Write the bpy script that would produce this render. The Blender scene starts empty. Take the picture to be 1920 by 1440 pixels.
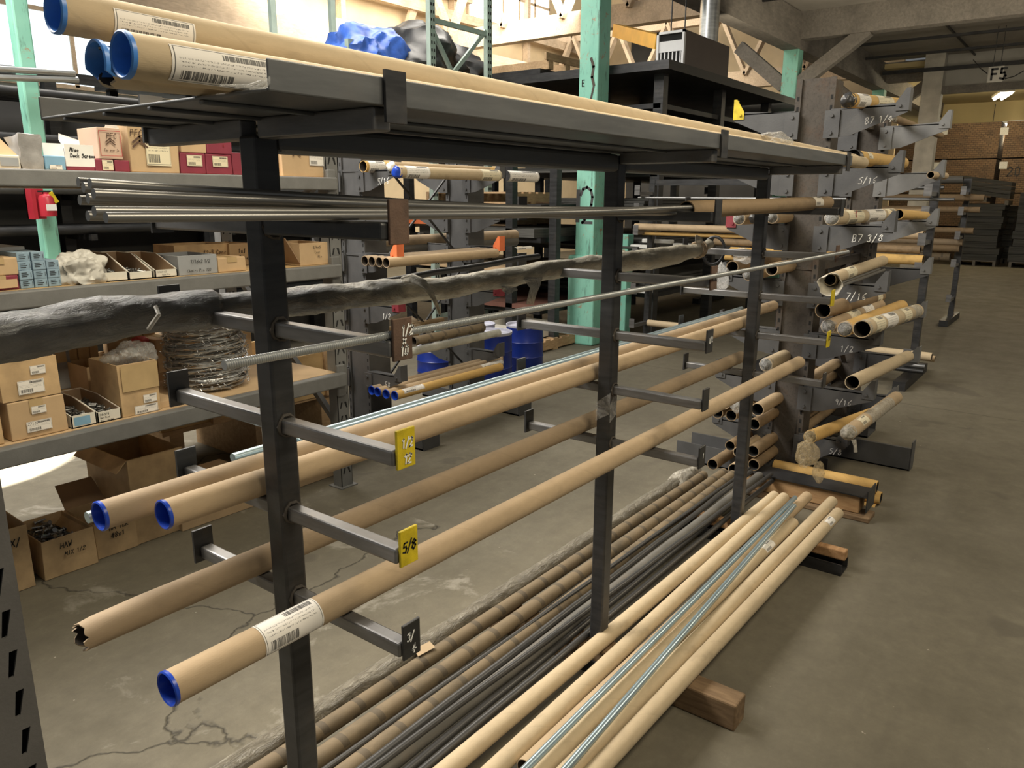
import bpy, bmesh, math, random
from mathutils import Vector, Matrix, noise
C = bpy.context.scene.collection
SC = bpy.context.scene
R = random.Random(7)
PI = math.pi
# ------------------------------------------------------------------ camera
FPX, PITCH, ROLL, YAW, CAMZ = 1435.0, .2401, .0046, .6511, 1.6
FW = Vector((math.cos(YAW)*math.cos(PITCH), math.sin(YAW)*math.cos(PITCH), -math.sin(PITCH)))
RT0 = Vector((math.sin(YAW), -math.cos(YAW), 0)); UP0 = RT0.cross(FW)
RT = RT0*math.cos(ROLL)+UP0*math.sin(ROLL); UP = UP0*math.cos(ROLL)-RT0*math.sin(ROLL)
cd = bpy.data.cameras.new('camera'); cam = bpy.data.objects.new('camera', cd); C.objects.link(cam)
cd.sensor_width = 36; cd.sensor_fit = 'HORIZONTAL'; cd.lens = FPX/1920*36; cd.clip_start = .02; cd.clip_end = 200
cam.matrix_world = Matrix(((RT.x, UP.x, -FW.x, 0), (RT.y, UP.y, -FW.y, 0), (RT.z, UP.z, -FW.z, CAMZ), (0, 0, 0, 1)))
SC.camera = cam
CAMP = Vector((0, 0, CAMZ))
def ray(u, v): return FW+RT*((u-960)/FPX)-UP*((v-720)/FPX)
def PX(u, v, X): d = ray(u, v); return CAMP+d*(X/d.x)
def PY(u, v, Y): d = ray(u, v); return CAMP+d*(Y/d.y)
def PZ(u, v, Z): d = ray(u, v); return CAMP+d*((Z-CAMZ)/d.z)
# ------------------------------------------------------------------ world, lights, exposure
w = bpy.data.worlds.new('world'); SC.world = w; w.use_nodes = True
w.node_tree.nodes['Background'].inputs[0].default_value = (.80, .84, .86, 1)
w.node_tree.nodes['Background'].inputs[1].default_value = .16
SC.view_settings.view_transform = 'Standard'; SC.view_settings.look = 'None'
SC.view_settings.exposure = 0.0; SC.view_settings.gamma = 1.0; SC.view_settings.use_curve_mapping = False
try:
    SC.cycles.max_bounces = 6; SC.cycles.diffuse_bounces = 3; SC.cycles.glossy_bounces = 3; SC.cycles.transparent_max_bounces = 12
    SC.cycles.sample_clamp_indirect = 6
except Exception: pass
def area(name, loc, target, sx, sy, energy, col=(1, 1, 1)):
    l = bpy.data.lights.new(name, 'AREA'); l.shape = 'RECTANGLE'; l.size = sx; l.size_y = sy; l.energy = energy; l.color = col
    o = bpy.data.objects.new(name, l); C.objects.link(o); o.location = loc
    o.rotation_euler = (Vector(target)-Vector(loc)).to_track_quat('-Z', 'Y').to_euler(); return o
# ceiling fluorescents over the aisle, plus added fills (out of frame, above the camera's view)
area('aisle_light_near', (1.6, -.9, 3.5), (1.6, .1, 0), 2.4, .5, 85, (1, .87, .64))
area('aisle_light_far', (6.5, -1.2, 3.5), (6.5, -.2, 0), 3.0, .5, 62, (1, .87, .64))
area('aisle_light_end', (13.5, -1.0, 3.5), (13.5, -.5, 0), 4.0, .5, 60, (1, .86, .62))
area('ceiling_fill', (11, .5, 2.9), (12.5, .5, 4.4), 8, 2.5, 110, (1, .88, .68))  # added upward fill to brighten the ceiling, not a fixture
area('shelf_front_fill', (1.2, 2.0, 3.5), (1.4, 2.9, 0), 2.4, .4, 72, (1, .90, .70))  # added fill lamp that brightens the shelf and carton fronts
# daylight from the roof lights of the high bay on the left
area('roof_light_near', (.2, 4.8, 5.3), (1.6, 2.2, .6), 3.5, 2.5, 640, (1, .95, .88))
area('roof_light_bay', (5.5, 7.2, 5.6), (5.2, 6.0, 0), 7.0, 2.6, 420, (1, .94, .84))
area('roof_light_wall', (12., 9.2, 5.9), (13.5, 13., 4.2), 9.0, 2.0, 900, (1, .93, .80))
sun = bpy.data.lights.new('sun_shaft', 'SPOT'); sun.energy = 26000; sun.spot_size = math.radians(13); sun.spot_blend = .04; sun.shadow_soft_size = .03; sun.color = (1, .95, .86)
so = bpy.data.objects.new('sun_shaft', sun); C.objects.link(so); so.location = (.4, 6.6, 6.5)
so.rotation_euler = (Vector((1.38, 5.5, 0))-so.location).to_track_quat('-Z', 'Y').to_euler()
# ------------------------------------------------------------------ helpers
def newbm():
    b = bmesh.new(); b.loops.layers.uv.verify(); return b
def tag(o, label=None, cat=None, group=None, kind=None):
    if label: o['label'] = label
    if cat: o['category'] = cat
    if group: o['group'] = group
    if kind: o['kind'] = kind
    return o
def thing(name, label, cat, loc=(0, 0, 0), group=None):
    o = bpy.data.objects.new(name, None); o.empty_display_size = .05; C.objects.link(o); o.location = loc
    return tag(o, label, cat, group)
def wloc(o):
    v = Vector((0, 0, 0))
    while o: v = v+o.location; o = o.parent
    return v
def build(name, bm, mats, parent=None, smooth=False, loc=None, label=None, kind=None, angle=40):
    """turn a bmesh with world-space vertices into ONE mesh object"""
    base = wloc(parent) if parent else Vector((0, 0, 0))
    if loc is None: off = base if parent else Vector((0, 0, 0))
    else: off = Vector(loc)
    bmesh.ops.recalc_face_normals(bm, faces=bm.faces)
    for v in bm.verts: v.co -= off
    me = bpy.data.meshes.new(name); bm.to_mesh(me); bm.free()
    if not isinstance(mats, (list, tuple)): mats = [mats]
    for m in mats: me.materials.append(m)
    o = bpy.data.objects.new(name, me); C.objects.link(o)
    if parent: o.parent = parent
    o.location = off-base
    if smooth:
        for p in me.polygons: p.use_smooth = True
        try: me.set_sharp_from_angle(angle=math.radians(angle))
        except Exception: pass
    if label: o['label'] = label
    if kind: o['kind'] = kind
    return o
def single(name, bm, mats, label, cat, loc, group=None, smooth=False, kind=None):
    o = build(name, bm, mats, None, smooth, loc); return tag(o, label, cat, group, kind)
def struct(name, bm, m, smooth=False):
    o = build(name, bm, m, None, smooth); o['kind'] = 'structure'; return o
def face(bm, pts, uvs=None, mi=0):
    f = bm.faces.new([bm.verts.new(p) for p in pts]); f.material_index = mi
    if uvs:
        L = bm.loops.layers.uv.verify()
        for l, uv in zip(f.loops, uvs): l[L].uv = uv
    return f
def box(bm, x0, x1, y0, y1, z0, z1, mi=0):
    vs = [bm.verts.new((x, y, z)) for z in (z0, z1) for y in (y0, y1) for x in (x0, x1)]
    L = bm.loops.layers.uv.verify()
    for q in ((0, 2, 3, 1), (4, 5, 7, 6), (0, 1, 5, 4), (2, 6, 7, 3), (0, 4, 6, 2), (1, 3, 7, 5)):
        f = bm.faces.new([vs[i] for i in q]); f.material_index = mi
        for l in f.loops:
            c = l.vert.co; n = f.normal
            l[L].uv = (c.x+c.y, c.z+c.y*.37)
def obox(bm, c, a, b, d, mi=0):
    c, a, b, d = map(Vector, (c, a, b, d))
    vs = [bm.verts.new(c+a*i+b*j+d*k) for k in (-1, 1) for j in (-1, 1) for i in (-1, 1)]
    for q in ((0, 2, 3, 1), (4, 5, 7, 6), (0, 1, 5, 4), (2, 6, 7, 3), (0, 4, 6, 2), (1, 3, 7, 5)):
        f = bm.faces.new([vs[i] for i in q]); f.material_index = mi
def beam(bm, p, q, w, h, up=(0, 0, 1), mi=0):
    p, q = Vector(p), Vector(q); d = (q-p); u = Vector(up); s = d.cross(u).normalized(); u = s.cross(d).normalized()
    obox(bm, (p+q)/2, d/2, s*(w/2), u*(h/2), mi)
def prism(bm, pts, vec, mi=0):
    vec = Vector(vec); a = [bm.verts.new(Vector(p)) for p in pts]; b = [bm.verts.new(Vector(p)+vec) for p in pts]
    n = len(pts); fs = [bm.faces.new(a), bm.faces.new(b[::-1])]
    for i in range(n): fs.append(bm.faces.new((a[i], a[(i+1) % n], b[(i+1) % n], b[i])))
    for f in fs: f.material_index = mi
def frame(d):
    d = Vector(d).normalized(); t = Vector((0, 0, 1)) if abs(d.z) < .9 else Vector((1, 0, 0))
    s = d.cross(t).normalized(); return d, s, s.cross(d).normalized()
def sweep(bm, pts, rad, n=12, cap=True, mi=0, v0=0.0):
    """tube through points; rad number / list / function(i, angle)"""
    pts = [Vector(p) for p in pts]; N = len(pts); rings = []; L = bm.loops.layers.uv.verify(); lens = [v0]
    for i in range(1, N): lens.append(lens[-1]+(pts[i]-pts[i-1]).length)
    s0 = None
    for i, p in enumerate(pts):
        d = (pts[min(i+1, N-1)]-pts[max(i-1, 0)])
        if d.length < 1e-9: d = Vector((1, 0, 0))
        d.normalize()
        if s0 is None: d, s0, u = frame(d)
        s = (s0-d*s0.dot(d)); s = s.normalized() if s.length > 1e-6 else frame(d)[1]; s0 = s; u = s.cross(d)
        ring = []
        for k in range(n):
            a = 2*PI*k/n
            r = rad(i, a) if callable(rad) else (rad[i] if isinstance(rad, (list, tuple)) else rad)
            ring.append(bm.verts.new(p+s*(math.cos(a)*r)+u*(math.sin(a)*r)))
        rings.append(ring)
    for i in range(N-1):
        for k in range(n):
            k2 = (k+1) % n
            f = bm.faces.new((rings[i][k], rings[i][k2], rings[i+1][k2], rings[i+1][k])); f.material_index = mi
            for l, uv in zip(f.loops, ((k/n, lens[i]), ((k+1)/n, lens[i]), ((k+1)/n, lens[i+1]), (k/n, lens[i+1]))): l[L].uv = uv
    if cap:
        for rg in (rings[0], rings[-1]):
            f = bm.faces.new(rg); f.material_index = mi
    return rings
def hollow(bm, p, q, r, wall=.003, n=24, mi=0, mi_in=1, seg=1, depth=.35):
    """paper tube: outer wall, annular ends and the inside wall to some depth"""
    p, q = Vector(p), Vector(q); d = (q-p).normalized(); ln = (q-p).length; dp = min(depth, ln/2)
    o = sweep(bm, [p+(q-p)*(i/seg) for i in range(seg+1)], r, n, False, mi)
    for end, dr, ring in ((p, d, o[0]), (q, -d, o[-1])):
        i1 = sweep(bm, [end, end+dr*dp], r-wall, n, False, mi_in)
        for k in range(n):
            k2 = (k+1) % n
            # match by nearest order (same frame for both sweeps up to direction)
            pass
        a = ring; b = i1[0]
        if dr.dot(d) < 0:  # frame flips for reversed direction: match by angle
            b2 = []
            for v in a: b2.append(min(b, key=lambda x: (x.co-v.co).length))
            b = b2
        for k in range(n):
            k2 = (k+1) % n
            try:
                f = bm.faces.new((a[k], a[k2], b[k2], b[k])); f.material_index = mi
            except ValueError: pass
        f = bm.faces.new(i1[1]); f.material_index = mi_in
# ---- single-stroke lettering, drawn as thin raised strokes on the surface it is written on
G = {'0': [[(.1, .2), (.1, .8), (.3, 1), (.5, .8), (.5, .2), (.3, 0), (.1, .2)]], '1': [[(.15, .8), (.32, 1), (.32, 0)]],
 '2': [[(.05, .8), (.25, 1), (.5, .85), (.45, .6), (.05, 0), (.55, .03)]], '3': [[(.05, .9), (.3, 1), (.5, .8), (.25, .55), (.5, .3), (.3, 0), (.03, .12)]],
 '4': [[(.4, 0), (.42, 1), (.02, .35), (.58, .35)]], '5': [[(.55, 1), (.12, 1), (.1, .58), (.4, .6), (.52, .3), (.35, 0), (.05, .08)]],
 '6': [[(.5, .98), (.15, .6), (.08, .2), (.3, 0), (.5, .2), (.4, .45), (.1, .35)]], '7': [[(.03, 1), (.55, 1), (.2, 0)]],
 '8': [[(.3, .55), (.1, .75), (.3, 1), (.5, .75), (.3, .55), (.05, .25), (.3, 0), (.55, .25), (.3, .55)]],
 '9': [[(.5, .7), (.3, .5), (.1, .7), (.3, 1), (.5, .8), (.45, 0)]], '/': [[(.05, -.1), (.45, 1.1)]], 'x': [[(.1, .1), (.45, .55)], (((.1, .55), (.45, .1)))],
 '#': [[(.15, 0), (.25, 1)], [(.4, 0), (.5, 1)], [(.02, .35), (.58, .35)], [(.05, .68), (.6, .68)]],
 'A': [[(0, 0), (.28, 1), (.56, 0)], [(.1, .38), (.46, .38)]], 'B': [[(.05, 0), (.05, 1), (.4, .95), (.42, .6), (.05, .52), (.5, .4), (.45, .02), (.05, 0)]],
 'C': [[(.5, .85), (.3, 1), (.05, .6), (.1, .15), (.3, 0), (.52, .12)]], 'D': [[(.05, 0), (.05, 1), (.4, .85), (.52, .5), (.4, .1), (.05, 0)]],
 'E': [[(.5, 1), (.05, 1), (.05, 0), (.52, 0)], [(.05, .52), (.42, .52)]], 'F': [[(.5, 1), (.05, 1), (.05, 0)], [(.05, .52), (.42, .52)]],
 'G': [[(.5, .85), (.3, 1), (.05, .6), (.1, .1), (.35, 0), (.52, .15), (.52, .45), (.3, .45)]], 'H': [[(.05, 0), (.05, 1)], [(.5, 0), (.5, 1)], [(.05, .5), (.5, .5)]],
 'I': [[(.3, 0), (.3, 1)]], 'K': [[(.05, 0), (.05, 1)], [(.5, 1), (.05, .45), (.52, 0)]], 'L': [[(.05, 1), (.05, 0), (.5, 0)]],
 'M': [[(0, 0), (.08, 1), (.3, .4), (.52, 1), (.6, 0)]], 'N': [[(.05, 0), (.05, 1), (.5, 0), (.5, 1)]], 'O': [[(.1, .2), (.1, .8), (.3, 1), (.5, .8), (.5, .2), (.3, 0), (.1, .2)]],
 'P': [[(.05, 0), (.05, 1), (.45, .95), (.48, .6), (.05, .5)]], 'R': [[(.05, 0), (.05, 1), (.45, .95), (.48, .6), (.05, .5), (.52, 0)]],
 'S': [[(.5, .88), (.3, 1), (.08, .8), (.3, .52), (.52, .25), (.3, 0), (.04, .12)]], 'T': [[(0, 1), (.6, 1)], [(.3, 1), (.3, 0)]], 'U': [[(.05, 1), (.08, .15), (.3, 0), (.5, .15), (.52, 1)]],
 'W': [[(0, 1), (.15, 0), (.3, .6), (.45, 0), (.6, 1)]], 'X': [[(.05, 0), (.52, 1)], [(.05, 1), (.52, 0)]], 'Y': [[(.02, 1), (.28, .5), (.55, 1)], [(.28, .5), (.28, 0)]],
 'a': [[(.45, .5), (.2, .55), (.08, .2), (.25, 0), (.45, .2), (.45, .55), (.48, 0)]], 'c': [[(.45, .48), (.2, .5), (.08, .2), (.25, 0), (.48, .1)]],
 'd': [[(.45, .45), (.2, .5), (.08, .2), (.25, 0), (.45, .15)], [(.45, 1), (.45, 0)]], 'e': [[(.1, .28), (.45, .32), (.3, .55), (.1, .3), (.2, 0), (.48, .08)]],
 'g': [[(.45, .45), (.2, .5), (.08, .2), (.25, .02), (.45, .15)], [(.45, .5), (.42, -.25), (.1, -.25)]], 'h': [[(.08, 1), (.08, 0)], [(.08, .35), (.3, .52), (.45, .35), (.45, 0)]],
 'i': [[(.25, .5), (.25, 0)], [(.25, .72), (.25, .76)]], 'k': [[(.08, 1), (.08, 0)], [(.42, .5), (.08, .22), (.45, 0)]], 'n': [[(.08, .5), (.08, 0)], [(.08, .35), (.3, .52), (.45, .35), (.45, 0)]],
 'o': [[(.1, .15), (.1, .4), (.25, .52), (.42, .4), (.42, .12), (.25, 0), (.1, .15)]], 'r': [[(.1, .5), (.1, 0)], [(.1, .32), (.25, .5), (.42, .46)]],
 's': [[(.42, .45), (.2, .5), (.12, .36), (.4, .16), (.28, 0), (.08, .05)]], 'w': [[(.02, .5), (.14, 0), (.28, .4), (.42, 0), (.55, .5)]], '.': [[(.2, 0), (.2, .05)]], '-': [[(.08, .4), (.45, .4)]], '"': [[(.15, .8), (.15, 1)], [(.35, .8), (.35, 1)]]}
def write(bm, txt, o, ux, uy, h, t=.0, slant=.0, jit=.03, gap=.75, nrm=None, mi=0):
    """flat strokes for a line of text, lower left corner o, unit vectors ux, uy, letter height h, stroke width t"""
    o, ux, uy = Vector(o), Vector(ux).normalized(), Vector(uy).normalized(); n = nrm or ux.cross(uy); t = t or h*.12; x = 0
    for ch in txt:
        if ch == ' ': x += h*.55; continue
        for st in G.get(ch, []):
            P = [o+ux*(x+(a+b*slant)*h+R.uniform(-jit, jit)*h)+uy*(b*h+R.uniform(-jit, jit)*h) for a, b in st]
            for a, b in zip(P, P[1:]):
                d = (b-a)
                if d.length < 1e-6: continue
                d.normalize(); s = n.cross(d)*(t/2); e = d*(t*.4)
                face(bm, [a-e-s, b+e-s, b+e+s, a-e+s], None, mi)
        x += h*gap
    return x
# ------------------------------------------------------------------ materials
class NT:
    def __init__(s, name):
        s.m = bpy.data.materials.new(name); s.m.use_nodes = True; s.t = s.m.node_tree; s.b = s.t.nodes['Principled BSDF']; s.out = s.t.nodes['Material Output']
    def n(s, typ, ins=None, **kw):
        x = s.t.nodes.new('ShaderNode'+typ)
        for k, v in kw.items(): setattr(x, k, v)
        for k, v in (ins or {}).items(): s.put(x.inputs[k], v)
        return x
    def put(s, i, v):
        if isinstance(v, bpy.types.NodeSocket): s.t.links.new(v, i)
        elif isinstance(v, (tuple, list)) and len(v) == 3 and i.type == 'RGBA': i.default_value = (*v, 1)
        else: i.default_value = v
    def math(s, op, a, b=0.0, c=0.0):
        x = s.n('Math', operation=op)
        for i, v in enumerate((a, b, c)):
            if i < len(x.inputs): s.put(x.inputs[i], v)
        return x.outputs[0]
    def mix(s, f, a, b):
        x = s.n('Mix', data_type='RGBA'); s.put(x.inputs[0], f); s.put(x.inputs[6], a); s.put(x.inputs[7], b); return x.outputs[2]
    def coord(s, which='Object'): return s.n('TexCoord').outputs[which]
    def mapping(s, v, sc=(1, 1, 1), rot=(0, 0, 0), loc=(0, 0, 0)):
        return s.n('Mapping', {'Vector': v, 'Scale': sc, 'Rotation': rot, 'Location': loc}).outputs[0]
    def noise(s, v, scale, detail=4, rough=.55, dist=0.0): return s.n('TexNoise', {'Vector': v, 'Scale': scale, 'Detail': detail, 'Roughness': rough, 'Distortion': dist}).outputs[0]
    def ramp(s, f, *stops):
        x = s.n('ValToRGB', {'Fac': f}); e = x.color_ramp.elements
        while len(e) < len(stops): e.new(.5)
        for el, (p, c) in zip(e, stops): el.position = p; el.color = (*c, 1) if isinstance(c, tuple) else (c, c, c, 1)
        return x.outputs[0]
    def bump(s, h, dist=.002, st=.6): s.put(s.b.inputs['Normal'], s.n('Bump', {'Height': h, 'Distance': dist, 'Strength': st}).outputs[0])
    def set(s, col=None, rough=None, metal=None, spec=None):
        if col is not None: s.put(s.b.inputs['Base Color'], col)
        if rough is not None: s.put(s.b.inputs['Roughness'], rough)
        if metal is not None: s.put(s.b.inputs['Metallic'], metal)
        if spec is not None: s.put(s.b.inputs['Specular IOR Level'], spec)
        return s.m
def simple(name, col, rough=.6, metal=0., var=.15, scale=6., bump=0., spec=.5):
    t = NT(name); v = t.coord('Object')
    lo = tuple(c*(1-var) for c in col); hi = tuple(min(1, c*(1+var)) for c in col)
    nz = t.noise(v, scale, 5); t.set(t.ramp(nz, (.3, lo), (.7, hi)), rough, metal, spec)
    if bump: t.bump(t.noise(v, scale*12, 4), .002, bump)
    return t.m
def kraft(name, col, dirt=(.12, .09, .06), dirtiness=.35, seam=.5, bands=0., rough=.72):
    """spiral wound paper tube: faint seam, dust on it, optional dark strap marks"""
    t = NT(name); uv = t.coord('UV'); ob = t.coord('Object')
    sp = t.n('SeparateXYZ', {'Vector': uv}); u, l = sp.outputs[0], sp.outputs[1]
    se = t.math('FRACT', t.math('ADD', t.math('MULTIPLY', l, 4.2), u)); ln = t.math('LESS_THAN', se, .03)
    nz = t.noise(t.mapping(uv, (3, 9, 1)), 3.0, 6, .6); fine = t.noise(uv, 90, 3)
    c = t.ramp(nz, (.25, tuple(k*.93 for k in col)), (.75, tuple(min(1, k*1.06) for k in col)))
    rub = t.ramp(t.noise(t.n('CombineXYZ', {'X': l, 'Y': t.math('MULTIPLY', u, .3)}).outputs[0], 5.5, 3, .6), (.60, 0.), (.70, .38)); c = t.mix(rub, c, tuple(k*.42 for k in col))
    c = t.mix(t.math('MULTIPLY', ln, .22*seam), c, tuple(k*.5 for k in col))
    d = t.ramp(t.noise(t.mapping(ob, (1.6, 3, 3)), 2.3, 6, .65), (.5, 0.), (.72, 1.))
    c = t.mix(t.math('MULTIPLY', d, dirtiness), c, dirt)
    if bands:
        bf = t.math('FRACT', t.math('ADD', t.math('MULTIPLY', l, 1/bands), t.math('MULTIPLY', u, .22)))
        bm_ = t.math('MULTIPLY', t.math('LESS_THAN', bf, .17), .55)
        c = t.mix(bm_, c, (.06, .052, .042))
    t.set(c, rough, 0, .3); t.bump(fine, .001, .25); return t.m
def steel(name, col, rough=.42, var=.3, dust=.25, metal=.75, streak=(1, 1, 8)):
    t = NT(name); ob = t.coord('Object'); nz = t.noise(t.mapping(ob, streak), 5, 6, .6)
    c = t.ramp(nz, (.3, tuple(k*(1-var) for k in col)), (.7, tuple(k*(1+var) for k in col)))
    d = t.ramp(t.noise(ob, 9, 6, .7), (.52, 0.), (.75, 1.)); c = t.mix(t.math('MULTIPLY', d, dust), c, (.20, .155, .11))
    t.set(c, t.math('ADD', t.math('MULTIPLY', nz, .3), rough-.12), metal); t.bump(t.noise(ob, 60, 3), .0006, .3); return t.m
def threaded(name, col, rough=.3, metal=.9, pitch=.004, st=.8):
    t = NT(name); sp = t.n('SeparateXYZ', {'Vector': t.coord('UV')})
    wv = t.math('SINE', t.math('MULTIPLY', t.math('ADD', sp.outputs[1], t.math('MULTIPLY', sp.outputs[0], pitch)), 2*PI/pitch))
    nz = t.noise(t.mapping(t.coord('UV'), (1, 5, 1)), 4, 4)
    c = t.mix(t.math('MULTIPLY', t.math('ADD', wv, 1), .22), t.ramp(nz, (.3, tuple(k*.8 for k in col)), (.7, col)), tuple(k*.35 for k in col))
    t.set(c, rough, metal); t.bump(wv, .0012, st); return t.m
def barcode_label(name, paper=(.80, .76, .70)):
    """white shipping label: border, rows of small print, one barcode"""
    t = NT(name); uv = t.coord('UV'); sp = t.n('SeparateXYZ', {'Vector': uv}); u, v = sp.outputs[0], sp.outputs[1]
    def inr(x, a, b): return t.math('MULTIPLY', t.math('GREATER_THAN', x, a), t.math('LESS_THAN', x, b))
    n1 = t.noise(t.mapping(uv, (1, .0, 0)), 60, 2, .8)
    bars = t.math('MULTIPLY', t.math('GREATER_THAN', n1, .47), t.math('MULTIPLY', inr(u, .08, .55), inr(v, .1, .36)))
    bars2 = t.math('MULTIPLY', t.math('GREATER_THAN', t.noise(t.mapping(uv, (1, 0, 0), loc=(3, 0, 0)), 80, 2, .8), .45), t.math('MULTIPLY', inr(u, .45, .92), inr(v, .74, .9)))
    row = t.math('LESS_THAN', t.math('FRACT', t.math('MULTIPLY', v, 11)), .45)
    wd = t.math('GREATER_THAN', t.noise(t.mapping(uv, (30, 11, 0)), 2.2, 3, .8), .54)
    text = t.math('MULTIPLY', t.math('MULTIPLY', row, wd), t.math('MULTIPLY', inr(u, .06, .9), inr(v, .42, .72)))
    bd = t.math('SUBTRACT', t.math('MULTIPLY', inr(u, .02, .98), inr(v, .03, .97)), t.math('MULTIPLY', inr(u, .03, .97), inr(v, .05, .95)))
    ink = t.math('MINIMUM', t.math('ADD', t.math('ADD', bars, bars2), t.math('ADD', text, bd)), 1)
    t.set(t.mix(t.math('MULTIPLY', ink, .88), paper, (.03, .03, .03)), .6); return t.m
def film(name, col=(.8, .8, .78), alpha=.5, rough=.2, crinkle=.6):
    t = NT(name); ob = t.coord('Object'); t.set(col, rough, 0, .6); nz = t.noise(ob, 26, 7, .72, 1.6)
    t.put(t.b.inputs['Alpha'], t.ramp(nz, (.35, alpha*.45), (.65, min(1, alpha*1.5)))); t.bump(nz, .01, crinkle); return t.m
M = {}
M['kraft'] = kraft('kraft_paper', (.44, .325, .20), dirtiness=.22)
M['kraft_pale'] = kraft('kraft_paper_pale', (.50, .395, .255), dirtiness=.18)
M['kraft_dusty'] = kraft('kraft_paper_dusty', (.33, .245, .155), dirtiness=.5)
M['kraft_old'] = kraft('kraft_paper_old', (.26, .18, .10), dirt=(.06, .045, .03), dirtiness=.5)
M['kraft_band'] = kraft('kraft_paper_strapped', (.175, .132, .082), dirt=(.06, .052, .038), dirtiness=.7, bands=.135)
M['kraft_yellow'] = kraft('kraft_paper_yellow', (.60, .38, .13), dirtiness=.2)
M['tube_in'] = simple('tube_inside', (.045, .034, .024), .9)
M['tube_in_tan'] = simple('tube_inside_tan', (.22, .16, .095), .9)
M['steel'] = steel('raw_dark_steel', (.052, .052, .053), .36, dust=.2, metal=.5)
M['steel_mid'] = steel('raw_steel_worn', (.19, .185, .18), .36, dust=.35, metal=.55)
M['steel_black'] = steel('black_steel', (.05, .05, .051), .45, dust=.12)

M['rod_grey'] = steel('cold_rolled_rod', (.22, .22, .215), .33, .15, dust=.12, metal=.85)
M['rod_zinc'] = threaded('zinc_threaded_rod', (.60, .62, .62), .34, .6, .0035, .7)
def plainrod(name, col, rough, metal):
    t = NT(name); nz = t.noise(t.mapping(t.coord('UV'), (1, 2, 1)), 3, 4); t.set(t.ramp(nz, (.3, tuple(k*.88 for k in col)), (.7, tuple(k*1.1 for k in col))), rough, metal); return t.m
M['rod_blue'] = plainrod('bright_zinc_rod', (.48, .60, .65), .30, .8)
M['rod_dusty'] = steel('dusty_grey_bar', (.13, .122, .106), .6, .25, dust=.4, metal=.2)
M['beam_grey'] = simple('grey_enamel', (.165, .165, .16), .5, 0, .12, 14, .25)
M['beam_dark'] = simple('dark_grey_enamel', (.07, .07, .071), .5, 0, .15, 10, .2)
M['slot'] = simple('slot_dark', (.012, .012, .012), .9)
M['cap'] = simple('blue_plastic', (.012, .055, .42), .32, 0, .15, 20)
M['cap_pale'] = simple('pale_blue_plastic', (.06, .22, .62), .35, 0, .2, 20)
M['cap_black'] = simple('black_plastic', (.015, .015, .017), .35)
M['yellow'] = simple('yellow_paint', (.58, .44, .012), .5, 0, .25, 30, .2)
M['brown_plate'] = simple('rust_brown_plate', (.10, .058, .038), .7, 0, .35, 25, .3)
M['red_paint'] = simple('dull_red_paint', (.18, .02, .03), .6, 0, .2, 20)
M['ink_white'] = simple('white_marker', (.80, .80, .77), .7, 0, .05)
M['ink_black'] = simple('black_marker', (.012, .012, .012), .6, 0, .05)
M['ink_dim'] = simple('chalk_marker', (.50, .49, .46), .8, 0, .2, 60)
M['ink_brown'] = simple('brown_print', (.10, .055, .035), .7, 0, .1)
M['ink_red'] = simple('red_print', (.42, .05, .05), .7, 0, .1)
M['label'] = barcode_label('printed_label')
M['label_cream'] = barcode_label('printed_label_cream', (.74, .66, .47))
M['label_dirty'] = barcode_label('printed_label_dirty', (.58, .53, .45))
M['paper'] = simple('white_paper', (.78, .77, .73), .7, 0, .06, 8)
M['carton'] = simple('corrugated_card', (.50, .35, .20), .8, 0, .14, 5, .15)
M['carton_old'] = simple('corrugated_card_worn', (.50, .345, .185), .8, 0, .28, 7, .2)
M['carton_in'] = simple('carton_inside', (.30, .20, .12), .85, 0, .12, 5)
M['carton_white'] = simple('white_lined_card', (.66, .63, .55), .7, 0, .08, 6)
M['carton_grey'] = simple('grey_card', (.30, .31, .32), .75, 0, .1, 6)
M['carton_pink'] = simple('pale_pink_card', (.55, .40, .30), .75, 0, .08, 6)
M['maroon'] = simple('maroon_card', (.22, .028, .05), .6, 0, .15, 8)
M['carton_blue'] = simple('pale_blue_card', (.24, .34, .42), .65, 0, .1, 8)
M['carton_teal'] = simple('sky_blue_card', (.20, .37, .52), .6, 0, .1, 8)
M['tape'] = simple('packing_tape', (.46, .33, .17), .22, 0, .1, 12)
M['film'] = film('clear_film', (.70, .69, .66), .36, .12, 1.)
M['film_dirty'] = film('dusty_film', (.52, .48, .40), .75, .3)
M['film_tan'] = film('yellowed_film', (.60, .47, .27), .40, .15, 1.)
M['wood'] = None
def wood(name, a, b, sc=(2, 14, 14), rough=.75):
    t = NT(name); ob = t.coord('Object'); nz = t.noise(t.mapping(ob, sc), 3.5, 7, .62, .6); bl = t.noise(ob, 3, 4)
    c = t.mix(t.math('MULTIPLY', t.ramp(bl, (.45, 0.), (.7, 1.)), .45), t.ramp(nz, (.3, a), (.7, b)), tuple(k*.6 for k in a)); t.set(c, rough, 0, .3)
    t.bump(nz, .002, .3); return t.m
M['wood'] = wood('pine_block', (.25, .13, .055), (.42, .25, .12))
M['wood_y'] = wood('timber_block', (.25, .13, .055), (.42, .25, .12), (14, 2, 14))
M['timber'] = wood('sawn_timber', (.30, .17, .08), (.48, .31, .15), (14, 2, 14))
M['wood_old'] = wood('weathered_timber', (.12, .075, .04), (.25, .165, .09), (14, 2, 14))
M['pallet'] = wood('pallet_wood', (.36, .235, .125), (.55, .38, .22), (3, 12, 12))
M['truss'] = wood('roof_timber', (.55, .42, .29), (.75, .60, .44), (2, 8, 8))
M['truss_dark'] = wood('ceiling_timber', (.16, .145, .125), (.25, .225, .19), (2, 8, 8))
M['ply'] = wood('plywood_panel', (.44, .29, .13), (.62, .43, .22), (1.5, 6, 6))
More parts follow.
